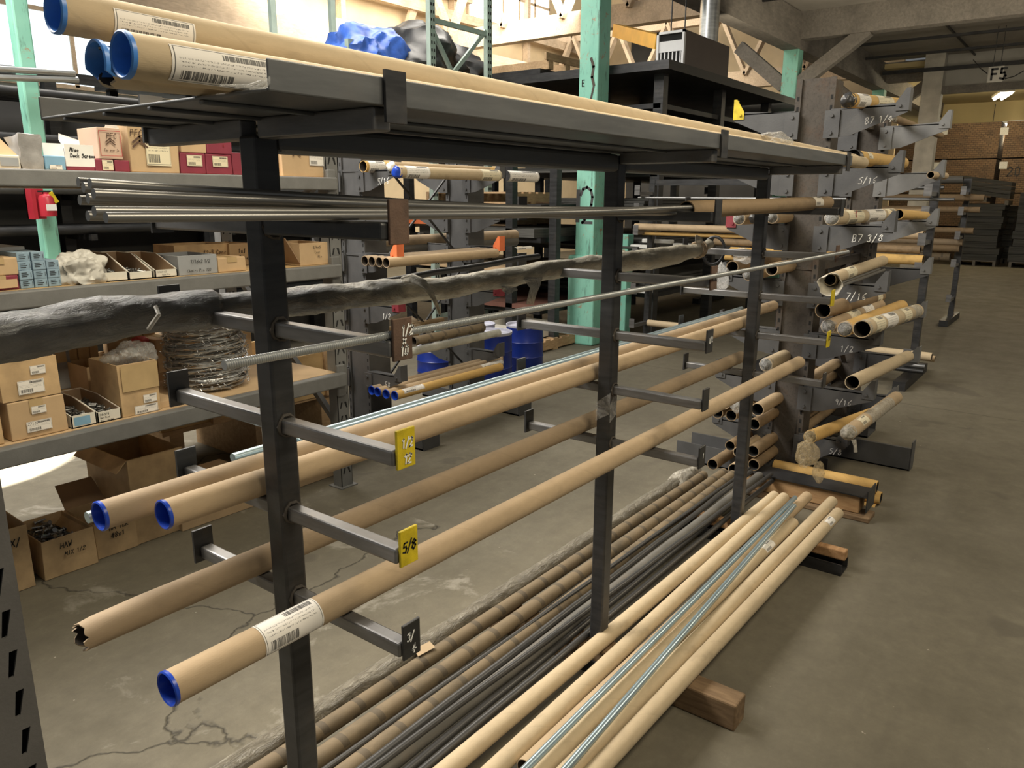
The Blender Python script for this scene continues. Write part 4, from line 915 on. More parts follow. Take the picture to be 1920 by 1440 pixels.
def xt(L, X, u0, v0, u1, r, mat, name='cardboard_tube', cat='tube', lab=None, ends='tube_in'):
    p = PX(u0, v0, X); q = Vector((X, PX(u1, v0, X).y, p.z)); b = newbm(); hollow(b, p, q, r, .004, 14, 0, 1, 8, .15)
    if not lab: return single(name, b, [M[mat], M[ends]], L, cat, tuple(p.lerp(q, .5)), None, True)
    t = thing(name, L, cat, tuple(p.lerp(q, .5))); build('tube', b, [M[mat], M[ends]], t, True); ln = (q-p).length
    label_patch(t, q, p, r, lab[0], lab[1], -60, 80, 'label'); return t
XA = 7.36
xt('orange paper tube just above the foil tube level, ending at the first crosswise rack post', XA, 1360, 399, 1733, .036, 'kraft_yellow', lab=None)
xt('long labelled tube with silver taped left end on the first crosswise rack', XA, 1191, 425, 1733, .036, 'kraft', lab=(.05, .35))
xt('bright orange tube with a white label on the first crosswise rack', XA, 1370, 471, 1733, .043, 'kraft_yellow', lab=(.35, .6))
xt('brown tube above the bright orange tube on the first crosswise rack', XA+.03, 1340, 453, 1728, .034, 'kraft_old')
xt('dark tube above the orange tube on the first crosswise rack', XA, 1300, 391, 1730, .024, 'kraft_old')
xt('long pale steel rod on the upper arms of the first crosswise rack', XA-.03, 1197, 371, 1790, .014, 'rod_grey', 'steel_rod', 'rod', ends='rod_grey')
xt('pale paper tube low on the first crosswise rack, bottom level', XA-.04, 1560, 648, 1750, .036, 'kraft_pale', lab=(.12, .3))
xt('thin tan tube behind the lowest pale tube of the first crosswise rack', XA+.06, 1500, 644, 1757, .027, 'kraft')
xt('shiny black bar at the foot of the first crosswise rack', XA-.12, 1530, 663, 1738, .026, 'rod_grey', 'steel_bar', 'bar', ends='slot')
xt('dark bar at the very foot of the first crosswise rack', XA-.16, 1530, 672, 1735, .02, 'steel_black', 'steel_bar', 'bar', ends='slot')
xt('orange tube left of the far post seen behind the rusty column', XA+.05, 1360, 481, 1480, .034, 'kraft_yellow')
xt('brown tube under the silver taped tube at the middle of the first crosswise rack', XA+.05, 1205, 437, 1420, .02, 'kraft_yellow')
xt('tan tube end on the floor by the first crosswise rack left foot', XA-.1, 1215, 605, 1300, .034, 'kraft_pale')
XB = 11.4
for L, u0, v0, u1, r, m in [('film wrapped bar with a chalk mark on top of the furthest rack', 1640, 338, 1806, .045, 'rod_dusty'), ('rusty pipe with open end high on the furthest rack', 1640, 370, 1846, .04, 'kraft_old'), ('brown tube with frayed end at mid height on the furthest rack', 1640, 391, 1838, .036, 'kraft_old'), ('brown tube with a silver end on the furthest rack', 1640, 428, 1826, .036, 'kraft_old'),
    ('tan labelled tube over a darker one on the furthest rack', 1640, 449, 1806, .04, 'kraft_dusty'), ('ragged brown tube under the tan labelled one on the furthest rack', 1640, 460, 1800, .045, 'kraft_old'), ('strapped short orange tube on the furthest rack', 1640, 476, 1782, .05, 'kraft_band'), ('dark bar low on the furthest rack, ending near the aisle', 1650, 608, 1790, .04, 'steel_black'), ('taped brown tube at the foot of the furthest rack', 1640, 622, 1780, .05, 'kraft_old'), ('black bar sticking furthest into the aisle at floor level', 1700, 625, 1806, .02, 'steel_black'), ('silver rods bundle below the rusty pipe on the furthest rack', 1640, 352, 1770, .03, 'rod_grey')]:
    xt(L, XB, u0, v0, u1, r, m)
# ------------------------------------------------------------------ grey pallet shelving behind the bar rack, full of boxes
YS = 3.2; UX = 2.64
SZ = [.672, 1.252, 1.690]     # shelf tops
shelf = thing('pallet_shelving', 'grey steel shelving with three beam levels full of boxes behind the rack', 'shelving', (1.6, 3.65, 0))
def upright(root, X, Y, w_, dpt, top, slots=True, flip=1):
    b = newbm(); box(b, X, X+w_, Y, Y+.003, 0, top); box(b, X, X+.003, Y, Y+dpt, 0, top); box(b, X+w_-.003, X+w_, Y, Y+dpt, 0, top)
    if slots:
        z = .08
        while z < top-.08:
            for sx in (-1, 1):
                c = X+w_/2+sx*.017
                prism(b, [(c-.006-sx*.006, Y-.0012, z+.034), (c+.006-sx*.004, Y-.0012, z+.034), (c+.004+sx*.005, Y-.0012, z), (c-.004+sx*.005, Y-.0012, z)], (0, .001, 0), 1)
            z += .0762
    box(b, X-.02, X+w_+.02, Y-.02, Y+dpt+.02, 0, .006)
    return build('upright', b, [M['beam_grey'], M['slot']], root)
for y in (YS+.01, YS+1.0): upright(shelf, UX, y, .078, .07, 1.93)
for y in (YS+.01, YS+1.0): upright(shelf, -.1, y, .078, .07, 1.93, False)
b = newbm(); beam(b, (UX+.04, YS+.06, .35), (UX+.04, YS+1.0, 1.2), .03, .03); build('brace', b, M['beam_grey'], shelf)
b = newbm(); beam(b, (UX+.04, YS+.06, 1.7), (UX+.04, YS+1.0, 1.2), .03, .03); build('brace', b, M['beam_grey'], shelf)
for z, h in zip(SZ, (.075, .066, .062)):
    for y0 in (YS-.002, YS+1.0):
        b = newbm(); box(b, -.03, UX+.03, y0-.04, y0+.01, z-h, z); box(b, UX-.01, UX+.045, y0-.012, y0+.012, z-h-.06, z+.04); bevel(build('beam', b, M['beam_grey'], shelf), .006, 2)
b = newbm(); box(b, -.02, UX, YS+.01, YS+.96, SZ[0]-.02, SZ[0]); build('deck_board', b, M['carton'], shelf)
b = newbm(); box(b, -.02, UX, YS+.01, YS+.96, SZ[1]-.02, SZ[1]); build('deck_board', b, M['ply'], shelf)
b = newbm(); box(b, -.02, UX, YS+.01, YS+.96, SZ[2]-.02, SZ[2]); build('deck_board', b, M['ply'], shelf)
# ---- box builders
def wline(par, lines, x, y, z, h, ink='ink_black', t=.0, ux=(1, 0, 0), gap=.72):
    b = newbm()
    for k, s in enumerate(lines): write(b, s, (x, y-.0008, z-k*h*1.5), ux, (0, 0, 1), h, t or h*.13, .15, .06, gap, Vector((0, -1, 0)))
    return build('marking', b, M[ink], par)
def stick(par, x0, x1, y, z0, z1, mat='label', name='label'):
    b = newbm(); face(b, [(x0, y-.0007, z0), (x1, y-.0007, z0), (x1, y-.0007, z1), (x0, y-.0007, z1)], [(0, 0), (1, 0), (1, 1), (0, 1)]); return build(name, b, M[mat], par)
def carton(L, u0, u1, vt, vb, Y, dep, mat='carton', z0=None, labels=(), text=(), group=None, open_=False, tape=True, name='carton', h=None, vsq=0):
    """carton whose front face spans the given picture columns at distance Y"""
    um = (u0+u1)/2; a, c = PY(u0, vb, Y), PY(u1, vb, Y); x0, x1 = a.x, c.x
    zb = z0 if z0 is not None else PY(um, vb, Y).z; zt_ = zb+h if h else PY(um, vt, Y).z
    t = thing(name, L, 'box', ((x0+x1)/2, Y+dep/2, zb), group); w_ = x1-x0; hh = zt_-zb
    b = newbm(); th = .005
    if open_:
        box(b, x0, x1, Y, Y+th, zb, zt_); box(b, x0, x1, Y+dep-th, Y+dep, zb, zt_); box(b, x0, x0+th, Y, Y+dep, zb, zt_); box(b, x1-th, x1, Y, Y+dep, zb, zt_); box(b, x0, x1, Y, Y+dep, zb, zb+th)
    else: box(b, x0, x1, Y, Y+dep, zb, zt_)
    for v in b.verts: v.co += Vector((noise.noise(v.co*7)*.006, noise.noise(v.co*7+Vector((5, 0, 0)))*.004, 0))
    bevel(build('body', b, M[mat], t), .004 if not open_ else .0015, 2)
    if tape and not open_:
        b = newbm(); xm = (x0+x1)/2; box(b, xm-.025, xm+.025, Y-.001, Y+dep+.001, zt_, zt_+.0008); box(b, xm-.025, xm+.025, Y-.0035, Y-.003, zt_-hh*.35, zt_); build('tape', b, M['tape'], t)
    yy = Y-.0045
    for fx0, fx1, fz0, fz1, m in labels: stick(t, x0+w_*fx0, x0+w_*fx1, yy, zb+hh*fz0, zb+hh*fz1, m)
    for s, fx, fz, fh, ink in text: wline(t, [s], x0+w_*fx, yy, zb+hh*fz, hh*fh, ink)
    return t, x0, x1, zb, zt_
def obin(L, u0, u1, vt, vb, Y, dep, z0, fill=True, text=(), group=None, front=.42, mat='carton_white', lab=None):
    """open fronted card bin: low front, sloping sides, tall back"""
    a, c = PY(u0, vb, Y), PY(u1, vb, Y); x0, x1 = a.x, c.x; H = PY((u0+u1)/2, vt, Y+dep).z-z0; hf = PY((u0+u1)/2, vb-(vb-vt)*front, Y).z-z0 if front < 1 else H
    t = thing('parts_bin', L, 'box', ((x0+x1)/2, Y+dep/2, z0), group); th = .004; b = newbm()
    box(b, x0, x1, Y, Y+th, z0, z0+hf); box(b, x0, x1, Y+dep-th, Y+dep, z0, z0+H); box(b, x0, x1, Y, Y+dep, z0, z0+th)
    for x in (x0, x1-th): prism(b, [(x, Y, z0), (x, Y+dep, z0), (x, Y+dep, z0+H), (x, Y+dep*.55, z0+H*.98), (x, Y, z0+hf)], (th, 0, 0))
    build('body', b, M[mat], t)
    b = newbm(); box(b, x0+th, x1-th, Y+dep-th*2, Y+dep-th-.0005, z0+th, z0+H-.002)
    for x in (x0+th+.0005, x1-th-.0015): prism(b, [(x, Y+th, z0+th), (x, Y+dep-th, z0+th), (x, Y+dep-th, z0+H-.003), (x, Y+dep*.55, z0+H*.97), (x, Y+th, z0+hf-.002)], (.001, 0, 0))
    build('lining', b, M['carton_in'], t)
    if lab: stick(t, x0+(x1-x0)*lab[0], x0+(x1-x0)*lab[1], Y, z0+hf*.15, z0+hf*.85, lab[2])
    for s, fx, fz, fh in text: wline(t, [s], x0+(x1-x0)*fx, Y, z0+hf*fz, hf*fh)
    if fill: pile('loose screws in the %s' % L.split(' holding')[0][:40] if 0 else 'heap of loose dark screws lying in the %s' % L, (x0+.008, x1-.008, Y+.01, Y+dep*.8), z0+th, hf*1.0, 90)
    return t
def pile(L, rc, z, h, n, r=.0035, ln=.03, mat='rod_grey', cat='screws', name='screws'):
    b = newbm(); x0, x1, y0, y1 = rc
    for i in range(n):
        c = Vector((R.uniform(x0+.012, x1-.012), R.uniform(y0+.012, y1-.012), 0)); f = 1-abs((c.x-(x0+x1)/2)/(x1-x0))*1.1; c.z = z+r+h*R.uniform(.35, 1)*max(.3, f)
        d = Vector((R.uniform(-1, 1), R.uniform(-1, 1), R.uniform(-.35, .35))).normalized()*(ln/2); sweep(b, [c-d, c+d*.85, c+d*.86, c+d], [r*.8, r*.8, r*1.7, r*1.7], 6)
    box(b, x0+.004, x1-.004, y0+.004, y1-.004, z, z+h*.35)
    return single(name, b, M[mat], L, cat, ((x0+x1)/2, (y0+y1)/2, z), None, False, 'stuff')
Y3 = YS+.03
# ---- lowest shelf
za = SZ[0]
t, x0, x1, zb, z1 = carton('lower of two brown cartons with barcode labels at the shelf left end', 22, 131, 746, 829, Y3, .30, 'carton', za+.001, [(.40, .66, .62, .82, 'label'), (.28, .72, .16, .44, 'label')], [('27107', .30, .34, .07, 'ink_black')])
carton('upper brown carton with an open top stacked on the lower barcode carton', 4, 118, 672, 758, Y3+.005, .30, 'carton_old', z1+.003, [(.52, .78, .60, .82, 'label'), (.28, .72, .14, .48, 'label')], [], None, True)
carton('brown carton cut off by the left picture edge on the lowest shelf', -70, 9, 770, 842, Y3, .3, 'carton_old', za+.001)
obin('left white parts bin with a dark photo label on the lowest shelf', 136, 184, 722, 806, Y3, .36, za+.001, True, (), None, .36, lab=(.1, .75, 'carton_teal'))
obin('right white parts bin with handwriting on the lowest shelf', 185, 230, 716, 798, Y3, .36, za+.001, True, [('14x3/4', .08, .62, .2), ('Hex Head', .1, .36, .16), ('Drill Screws', .12, .1, .14)], None, .36)
t, x0, x1, zb, z1 = carton('tall open carton covered in shiny tape between the bins and the wire coil', 231, 305, 678, 786, Y3, .26, 'carton_old', za+.001, [(.55, .9, .20, .36, 'label'), (.30, .9, .01, .17, 'label')], [], None, True)
b = newbm(); box(b, x0+.01, x1-.002, Y3-.007, Y3-.0062, zb+(z1-zb)*.48, z1-.005); build('tape', b, M['tape'], t)
b = newbm(); c = Vector(((x0+x1)/2+.02, Y3+.1, z1+.0)); crumple(b, c, .10, .07, .07, .5, 5, 4, 31); build('liner_bag', b, M['film'], t, True)
b = newbm(); box(b, x1, x1+.09, Y3+.02, Y3+.22, za+.001, za+.03); single('flattened_card', b, M['carton'], 'low open card tray between the taped carton and the wire coil', 'card', (x1+.045, Y3+.1, za))
# barbed wire coil
cc = PY(393, 742, YS+.27); cc.z = za+.002; t = thing('barbed_wire_coil', 'round coil of silver barbed wire standing on the lowest shelf', 'wire coil', tuple(cc))
b = newbm(); Rc, Hc = .185, .30; NT_ = 23; seg = 40
for lay in range(2):
    for sgn in (0, 1):
        P = []
        for i in range(NT_*seg+1):
            a = 2*PI*i/seg; f = i/(NT_*seg); z = .012+f*(Hc-.02); rr = Rc*(1.0-.10*lay)+.008*math.sin(f*NT_*1.7*PI+lay)+.006*noise.noise(Vector((a*1.3, lay*7, 1)))-.02*abs(f-.5)
            tw = i*.9+sgn*PI; P.append(cc+Vector((math.cos(a)*(rr+.0028*math.cos(tw)), math.sin(a)*(rr+.0028*math.cos(tw)), z+.0028*math.sin(tw)+.008*math.sin(a*2.3+lay)+.010*noise.noise(Vector((a, 3, lay))))))
        sweep(b, P, .0029, 4, False)
build('wire', b, M['galv_wire'], t)
b = newbm()
for i in range(800):
    a = R.uniform(0, 2*PI); z = R.uniform(.01, Hc); rr = Rc+R.uniform(-.004, .008); c = cc+Vector((math.cos(a)*rr, math.sin(a)*rr, z)); d = Vector((math.cos(a), math.sin(a), R.uniform(-1, 1))).normalized()*R.uniform(.008, .018); e = Vector((-math.sin(a), math.cos(a), R.uniform(-1, 1)))*.012
    sweep(b, [c-e*.6, c+d*.5, c+d], .0019, 3, False)
build('barbs', b, M['galv_wire'], t, kind='stuff')
b = newbm()
for i in range(26):
    a = R.uniform(0, 2*PI); P = []
    for k in range(16): aa = a+k*.16; rr = Rc*(.55+.42*abs(math.sin(k*.35+i))); P.append(cc+Vector((math.cos(aa)*rr, math.sin(aa)*rr, Hc-.012+.014*math.sin(k*.5+i*1.3)+.01*R.random())))
    sweep(b, P, .0022, 4, False)
for i in range(7):
    a = i*.9+.3; c0 = cc+Vector((math.cos(a)*Rc*.55, math.sin(a)*Rc*.55, Hc-.02)); sweep(b, [c0, c0+Vector((math.cos(a)*.05, math.sin(a)*.05, .05)), c0+Vector((math.cos(a)*.10, math.sin(a)*.10, .075))], .003, 5)
build('top_loops', b, M['galv_wire'], t)
# things further back on the lowest shelf
carton('pale grey perforated cartons row left end behind the stacked cartons', 60, 96, 650, 690, YS+.75, .2, 'carton_grey', za+.001, h=.20)
carton('pale grey perforated carton behind the stacked cartons, next to its twin', 98, 134, 648, 690, YS+.75, .2, 'carton_grey', za+.001, h=.205)
carton('orange toned open carton at the back of the lowest shelf', 166, 205, 684, 722, YS+.55, .22, 'carton', za+.001, h=.13, open_=True)
carton('brown carton with a pale strap behind the wire coil, left', 296, 345, 628, 680, YS+.72, .22, 'carton', za+.001, h=.18)
carton('torn brown carton heaped behind the wire coil, middle', 350, 430, 628, 690, YS+.7, .24, 'carton_old', za+.001, h=.19, open_=True)
carton('square brown carton behind the wire coil, right', 436, 475, 622, 680, YS+.7, .24, 'carton', za+.001, h=.21)
carton('flat brown carton lying across the back left of the lowest shelf', 218, 296, 640, 680, YS+.75, .2, 'carton_old', za+.001, h=.12, open_=True)
b = newbm(); c = PY(262, 640, YS+.8); crumple(b, c, .05, .04, .03, .5, 5, 3, 41); single('red_rag', b, M['red_print'], 'crumpled red scrap on the cartons behind the wire coil', 'scrap', tuple(c), None, True)
b = newbm(); beam(b, PY(110, 712, YS+.85), PY(228, 672, YS+.85), .05, .02); single('steel_strip', b, M['steel_mid'], 'dull steel strip lying across the back of the lowest shelf', 'bar', tuple(PY(170, 692, YS+.85)))
# brown cartons standing in a row under the middle shelf, further back
for i, (u0, u1) in enumerate([(100, 122), (123, 142), (143, 165), (166, 182), (200, 240), (243, 268), (270, 292)]):
    carton(['leftmost narrow brown carton standing at the back below the middle shelf', 'second narrow brown carton at the back below the middle shelf', 'third narrow brown carton at the back below the middle shelf', 'fourth narrow brown carton at the back below the middle shelf', 'orange sided carton at the back below the middle shelf', 'carton beside the orange sided one at the back', 'last carton of the back row, nearest the end plate'][i], u0, u1, 570, 640, YS+.9, .05, 'carton_old' if i != 4 else 'carton', za+.001, h=.40+.015*(i % 3))
# ---- middle shelf
zb_ = SZ[1]+.001
t, x0, x1, zq, z1 = carton('maroon box with a tan front label at the left end of the middle shelf', -40, 38, 518, 545, Y3, .2, 'maroon', zb_, [(.45, .95, .15, .75, 'carton')])
carton('plain brown carton on the maroon box at the left of the middle shelf', -45, 37, 484, 518, Y3+.003, .2, 'carton', z1+.001)
bw = PY(65, 530, Y3).x-PY(39, 530, Y3).x; bx = PY(39, 530, Y3).x; bh = .033
sb = None
for r_ in range(4):
    for c_ in range(3):
        if r_ == 3 and c_ == 2: continue
        x = bx+c_*(bw+.0015)+R.uniform(-.001, .001)+.002*r_*(0); z = zb_+r_*(bh+.0008)
        b = newbm(); box(b, x, x+bw-.002, Y3+R.uniform(0, .004), Y3+.16, z, z+bh)
        nm = ['bottom', 'second', 'third', 'top'][r_]; cn = ['left', 'middle', 'right'][c_]
        t = thing('parts_carton', 'small blue grey carton, %s row and %s column of its stack' % (nm, cn), 'box', (x+bw/2, Y3+.08, z), 'blue grey cartons stacked on the middle shelf'); bevel(build('body', b, M['carton_blue'], t), .001, 1)
        b = newbm(); y_ = Y3-.0006
        for q in range(3): face(b, [(x+bw*.15, y_, z+bh*(.3+.2*q)), (x+bw*(.55+.1*(q % 2)), y_, z+bh*(.3+.2*q)), (x+bw*(.55+.1*(q % 2)), y_, z+bh*(.38+.2*q)), (x+bw*.15, y_, z+bh*(.38+.2*q))])
        face(b, [(x+bw*.82, y_, z+bh*.25), (x+bw*.85, y_, z+bh*.25), (x+bw*.85, y_, z+bh*.75), (x+bw*.82, y_, z+bh*.75)]); build('print', b, M['steel_black'], t)
b = newbm(); x = bx; box(b, x-.2, x+2.2*bw, Y3+.2, Y3+.45, zb_, zb_+.145); single('carton', b, M['carton_grey'], 'long low grey carton behind the stack of blue grey cartons', 'box', (x, Y3+.3, zb_))
b = newbm(); c = PY(150, 512, Y3+.05); crumple(b, c, .10, .07, .085, .42, 7, 5, 51, -.04); single('plastic_bag', b, M['bag_pale'], 'pale crumpled plastic bag between the blue cartons and white bins', 'bag', (c.x, c.y, zb_), None, True)
for i, (u0, u1, vb, L, tx) in enumerate([(194, 242, 532, 'left white parts bin of screws on the middle shelf', ()), (243, 288, 530, 'middle white parts bin of screws on the middle shelf', ()), (292, 334, 524, 'right white parts bin with handwriting on the middle shelf', [('1/4x2 1/2', .1, .62, .2), ('Conc Pin', .3, .25, .2)])]):
    obin(L, u0, u1, 468 if i < 2 else 468, vb, Y3, .30, zb_, i < 2, tx, None, .34)
carton('grey open carton with handwriting in the middle of the middle shelf', 336, 409, 478, 520, Y3, .24, 'carton_grey', zb_, [], [('7/16x2 1/2', .3, .6, .16, 'ink_black'), ('Chairs Pin 100', .2, .15, .14, 'ink_black')], None, True)
carton('low brown taped carton right of the grey open carton', 410, 462, 482, 513, Y3, .2, 'carton', zb_, [], [])
carton('long brown open carton behind the grey one, writing on its front', 330, 432, 458, 500, Y3+.3, .2, 'carton_old', zb_, [], [('12x5 Conc Pin', .5, .55, .18, 'ink_brown')], None, True)
carton('small carton behind the low taped one with boxed handwriting', 432, 470, 456, 500, Y3+.28, .2, 'carton', zb_, [], [('1x1', .4, .55, .2, 'ink_black'), ('Conc', .4, .25, .2, 'ink_black')], None, True)
t, x0, x1, zq, z1 = carton('open brown carton by the shelf upright with size handwriting', 563, 617, 455, 500, Y3, .25, 'carton', zb_, [], [('3/4x5', .45, .74, .12, 'ink_black'), ('Conc', .5, .52, .11, 'ink_black'), ('Pin', .6, .32, .11, 'ink_black')], None, True)
b = newbm(); prism(b, [(x0, Y3, zq+.01), (x0, Y3+.25, zq+.01), (x0-.085, Y3+.25, z1+.03), (x0-.085, Y3, z1+.03)], (.004, 0, 0)); build('flap', b, M['carton_in'], t)
# ---- top shelf
zc = SZ[2]+.001
t, x0, x1, zq, z1 = carton('white fronted box with a raised brown flap at the left of the top shelf', -40, 41, 290, 315, Y3, .25, 'carton_white', zc, [(.5, .93, .2, .8, 'carton_grey')], [], None, False, False)
b = newbm(); prism(b, [(x0, Y3+.02, z1), (x1-.0, Y3+.02, z1), (x1-.05, Y3+.06, z1+.075), (x0, Y3+.06, z1+.075)], (0, .004, 0)); build('flap', b, M['carton'], t)
b = newbm(); c = PY(62, 294, Y3+.05); x0, x1 = PY(42, 300, Y3).x, PY(82, 300, Y3).x; box(b, x0, x1, Y3, Y3+.12, zc, zc+.125)
bmesh.ops.subdivide_edges(b, edges=b.edges[:], cuts=5, use_grid_fill=True)
for v in b.verts: v.co += Vector((noise.noise(v.co*22), noise.noise(v.co*22+Vector((9, 0, 0))), noise.noise(v.co*22+Vector((0, 9, 0)))*(1 if v.co.z > zc+.02 else 0)))*.012
single('bagged_pack', b, M['skin_grey'], 'grey plastic bagged pack standing left on the top shelf', 'pack', ((x0+x1)/2, Y3+.06, zc), None, True)
carton('small sky blue box on the top shelf beside the bagged pack', 85, 124, 292, 317, Y3, .15, 'carton_teal', zc, [(.2, .8, .05, .35, 'label')], [], None, False, False)
t, x0, x1, zq, z1 = carton('maroon box carrying a white card of handwriting on the top shelf', 125, 179, 311, 318, Y3, .16, 'maroon', zc, (), (), None, False, False, h=.016)
b = newbm(); box(b, x0, x1, Y3-.002, Y3+.001, z1, z1+.082); card = build('card', b, M['paper'], t); wline(card, ['Misc', 'Deck Screws'], x0+.018, Y3-.003, z1+.055, .014, 'ink_black', .0025, gap=.62)
b = newbm(); box(b, x0-.055, x0+.02, Y3+.05, Y3+.052, z1, z1+.085); build('card', b, M['paper'], t)
b = newbm(); vs = [PY(110, 250, Y3+.08), PY(148, 263, Y3+.08), PY(151, 280, Y3+.06), PY(120, 278, Y3+.06), PY(110, 262, Y3+.08)]; prism(b, vs, (0, .002, 0)); build('paper_sheet', b, M['paper'], t)
carton('low maroon box with a barcode label under the first PFC carton', 180, 214, 299, 319, Y3, .16, 'maroon', zc, [(.35, .95, .1, .95, 'label_cream')], [], None, False, False, h=.047)
carton('low purple red box without label under the first PFC carton', 216, 245, 300, 320, Y3, .16, 'maroon', zc, [], [], None, False, False, h=.046)
t, x0, x1, zq, z1 = carton('pinkish open carton printed PFC standing on two low maroon boxes', 187, 231, 240, 298, Y3, .16, 'carton_pink', zc+.049, (), [('PFC', .36, .66, .16, 'ink_brown')], None, True)
def chevron(par, cx, y, z, w_, mat='ink_brown'):
    b = newbm()
    for k in range(2): stroke(b, [(cx-w_/2, y, z-k*w_*.28), (cx, y, z+w_*.4-k*w_*.28), (cx+w_/2, y, z-k*w_*.28)], w_*.13, (0, -1, 0))
    return build('printed_arrow', b, M[mat], par)
chevron(t, (x0+x1)/2, Y3-.006, zq+.065, .035); wline(t, ['Fastener Co'], x0+.02, Y3-.0045, zq+.03, .009, 'ink_brown', gap=.6)
b = newbm(); xa, xb = x0+.005, x1-.005
for a_, c_ in (((xa, zq+.012), (xb, zq+.012)), ((xb, zq+.012), (xb, z1-.012)), ((xb, z1-.012), (xa, z1-.012)), ((xa, z1-.012), (xa, zq+.012))): stroke(b, [(a_[0], Y3-.006, a_[1]), (c_[0], Y3-.006, c_[1])], .0022, (0, -1, 0))
build('printed_border', b, M['ink_red'], t)
b = newbm(); vs = [PY(193, 207, Y3+.03), PY(199, 207, Y3+.03), PY(222, 240, Y3+.05), PY(222, 243, Y3+.05), PY(199, 243, Y3+.05)]; prism(b, vs, (0, .003, 0)); build('paper_sheet', b, M['paper'], t)
t, x0, x1, zq, z1 = carton('large brown carton with PFC print and a big label sheet', 248, 339, 236, 322, Y3-.01, .20, 'carton', zc, [(.30, .80, .15, .82, 'label_cream')], [('PFC', .02, .76, .13, 'ink_brown')])
chevron(t, x0+.042, Y3-.016, zq+(z1-zq)*.62, .06)
for i, (u0, u1, vt, vb, m, L) in enumerate([(341, 388, 288, 325, 'maroon', 'maroon labelled box below the tan box beside the large PFC carton'), (389, 436, 290, 327, 'maroon', 'maroon labelled box below another maroon box, nearest the near post')]):
    q = carton(L, u0, u1, vt, vb, Y3, .18, m, zc, [(.22, .82, .38, .9, 'label_cream')], (), None, False, False, h=.088)
    if i == 0: carton('tan box standing on the left maroon labelled box', u0, u1, 250, 287, Y3+.002, .18, 'carton', q[4]+.001, (), (), None, False, False, h=.082)
    else: carton('maroon box with small red print on the right maroon labelled box', u0, u1, 250, 290, Y3+.002, .18, 'maroon', q[4]+.001, (), [('o', .6, .4, .2, 'ink_red')], None, False, False, h=.082)
carton('maroon box half hidden behind the near post on the top shelf', 437, 480, 280, 327, Y3+.01, .18, 'maroon', zc, (), (), None, False, False, h=.1)
t, x0, x1, zq, z1 = carton('brown carton with a chevron mark right of the near post, top shelf', 530, 609, 276, 331, Y3, .22, 'carton', zc, [(.63, .97, .45, .98, 'label')], [('-----', .62, .25, .05, 'ink_brown')], None, False, False, h=.125)
chevron(t, x0+(x1-x0)*.33, Y3-.006, zq+.11, .045)
carton('narrow brown carton edge between the near post and the chevron carton', 517, 529, 276, 331, Y3+.03, .2, 'carton_old', zc, (), (), None, False, False, h=.13)
# ---- boxes standing on the floor in front of and under the shelving
def fcarton(L, u0, v0, u1, v1, h, dep, mat='carton_old', open_=True, text=(), fill=False, flaps=True):
    a, c = PZ(u0, v0, 0), PZ(u1, v1, 0); Y = (a.y+c.y)/2
    t, x0, x1, zb, z1 = carton(L, 0, 10, 0, 10, Y, dep, mat, .0015, (), (), None, open_, False, h=h) if 0 else _fc(L, a.x, c.x, Y, dep, h, mat, open_)
    for s, fx, fz, hh in text: wline(t, [s], x0_(t)+fx*(c.x-a.x), Y-.006, fz*h, hh, 'ink_black', hh*.16)
    if fill: pile('heap of loose bolts in the %s' % L, (a.x+.01, c.x-.01, Y+.01, Y+dep-.01), .008, h*.88, 300, .006, .045, 'bolt', 'bolts', 'bolts')
    if flaps and open_:
        b = newbm(); d = dep
        prism(b, [(a.x, Y+d-.004, h), (c.x, Y+d-.004, h), (c.x-.01, Y+d+.10, h+.09), (a.x+.01, Y+d+.10, h+.09)], (0, .004, 0)); build('flap', b, M['carton_in'], t)
        b = newbm(); prism(b, [(a.x+.002, Y, h), (a.x+.002, Y+d, h), (a.x-.05, Y+d, h-.05), (a.x-.05, Y, h-.05)], (-.004, 0, 0)); build('flap', b, M[mat], t)
    return t
def x0_(t): return t['_x0']
def _fc(L, x0, x1, Y, dep, h, mat, open_):
    t = thing('carton', L, 'box', ((x0+x1)/2, Y+dep/2, 0)); t['_x0'] = x0; b = newbm(); th = .006; zb = .001
    if open_:
        box(b, x0, x1, Y, Y+th, zb, h); box(b, x0, x1, Y+dep-th, Y+dep, zb, h); box(b, x0, x0+th, Y, Y+dep, zb, h); box(b, x1-th, x1, Y, Y+dep, zb, h); box(b, x0, x1, Y, Y+dep, zb, zb+th)
    else: box(b, x0, x1, Y, Y+dep, zb, h)
    for v in b.verts: v.co += Vector((noise.noise(v.co*7)*.008, noise.noise(v.co*7+Vector((5, 0, 0)))*.005, 0))
    bevel(build('body', b, M[mat], t), .002, 2); return t, x0, x1, zb, h
fcarton('open worn floor carton full of loose bolts marked HAW', 88, 1090, 184, 1055, .175, .30, text=[('HAW', .32, .72, .022), ('MIX 1/2', .38, .5, .018)], fill=True, flaps=False)
fcarton('narrow torn floor carton at the left picture edge, X on its side', 0, 1122, 69, 1098, .28, .28, text=[('X/', .45, .72, .03)], flaps=False)
fcarton('floor carton marked HA TEK beside the bolt carton', 186, 1052, 257, 1022, .17, .28, text=[('HA TEK', .33, .72, .022), ('#8x1', .36, .5, .022)])
fcarton('large open floor carton at the back with a sagging rim', 262, 1026, 350, 985, .42, .42, 'carton_old', True, flaps=True)
fcarton('plain floor carton right of the large open one, partly behind a tube', 352, 1000, 472, 946, .20, .3, 'carton', False)
fcarton('last brown floor carton before the shelf upright', 505, 940, 628, 886, .18, .3, 'carton', False)
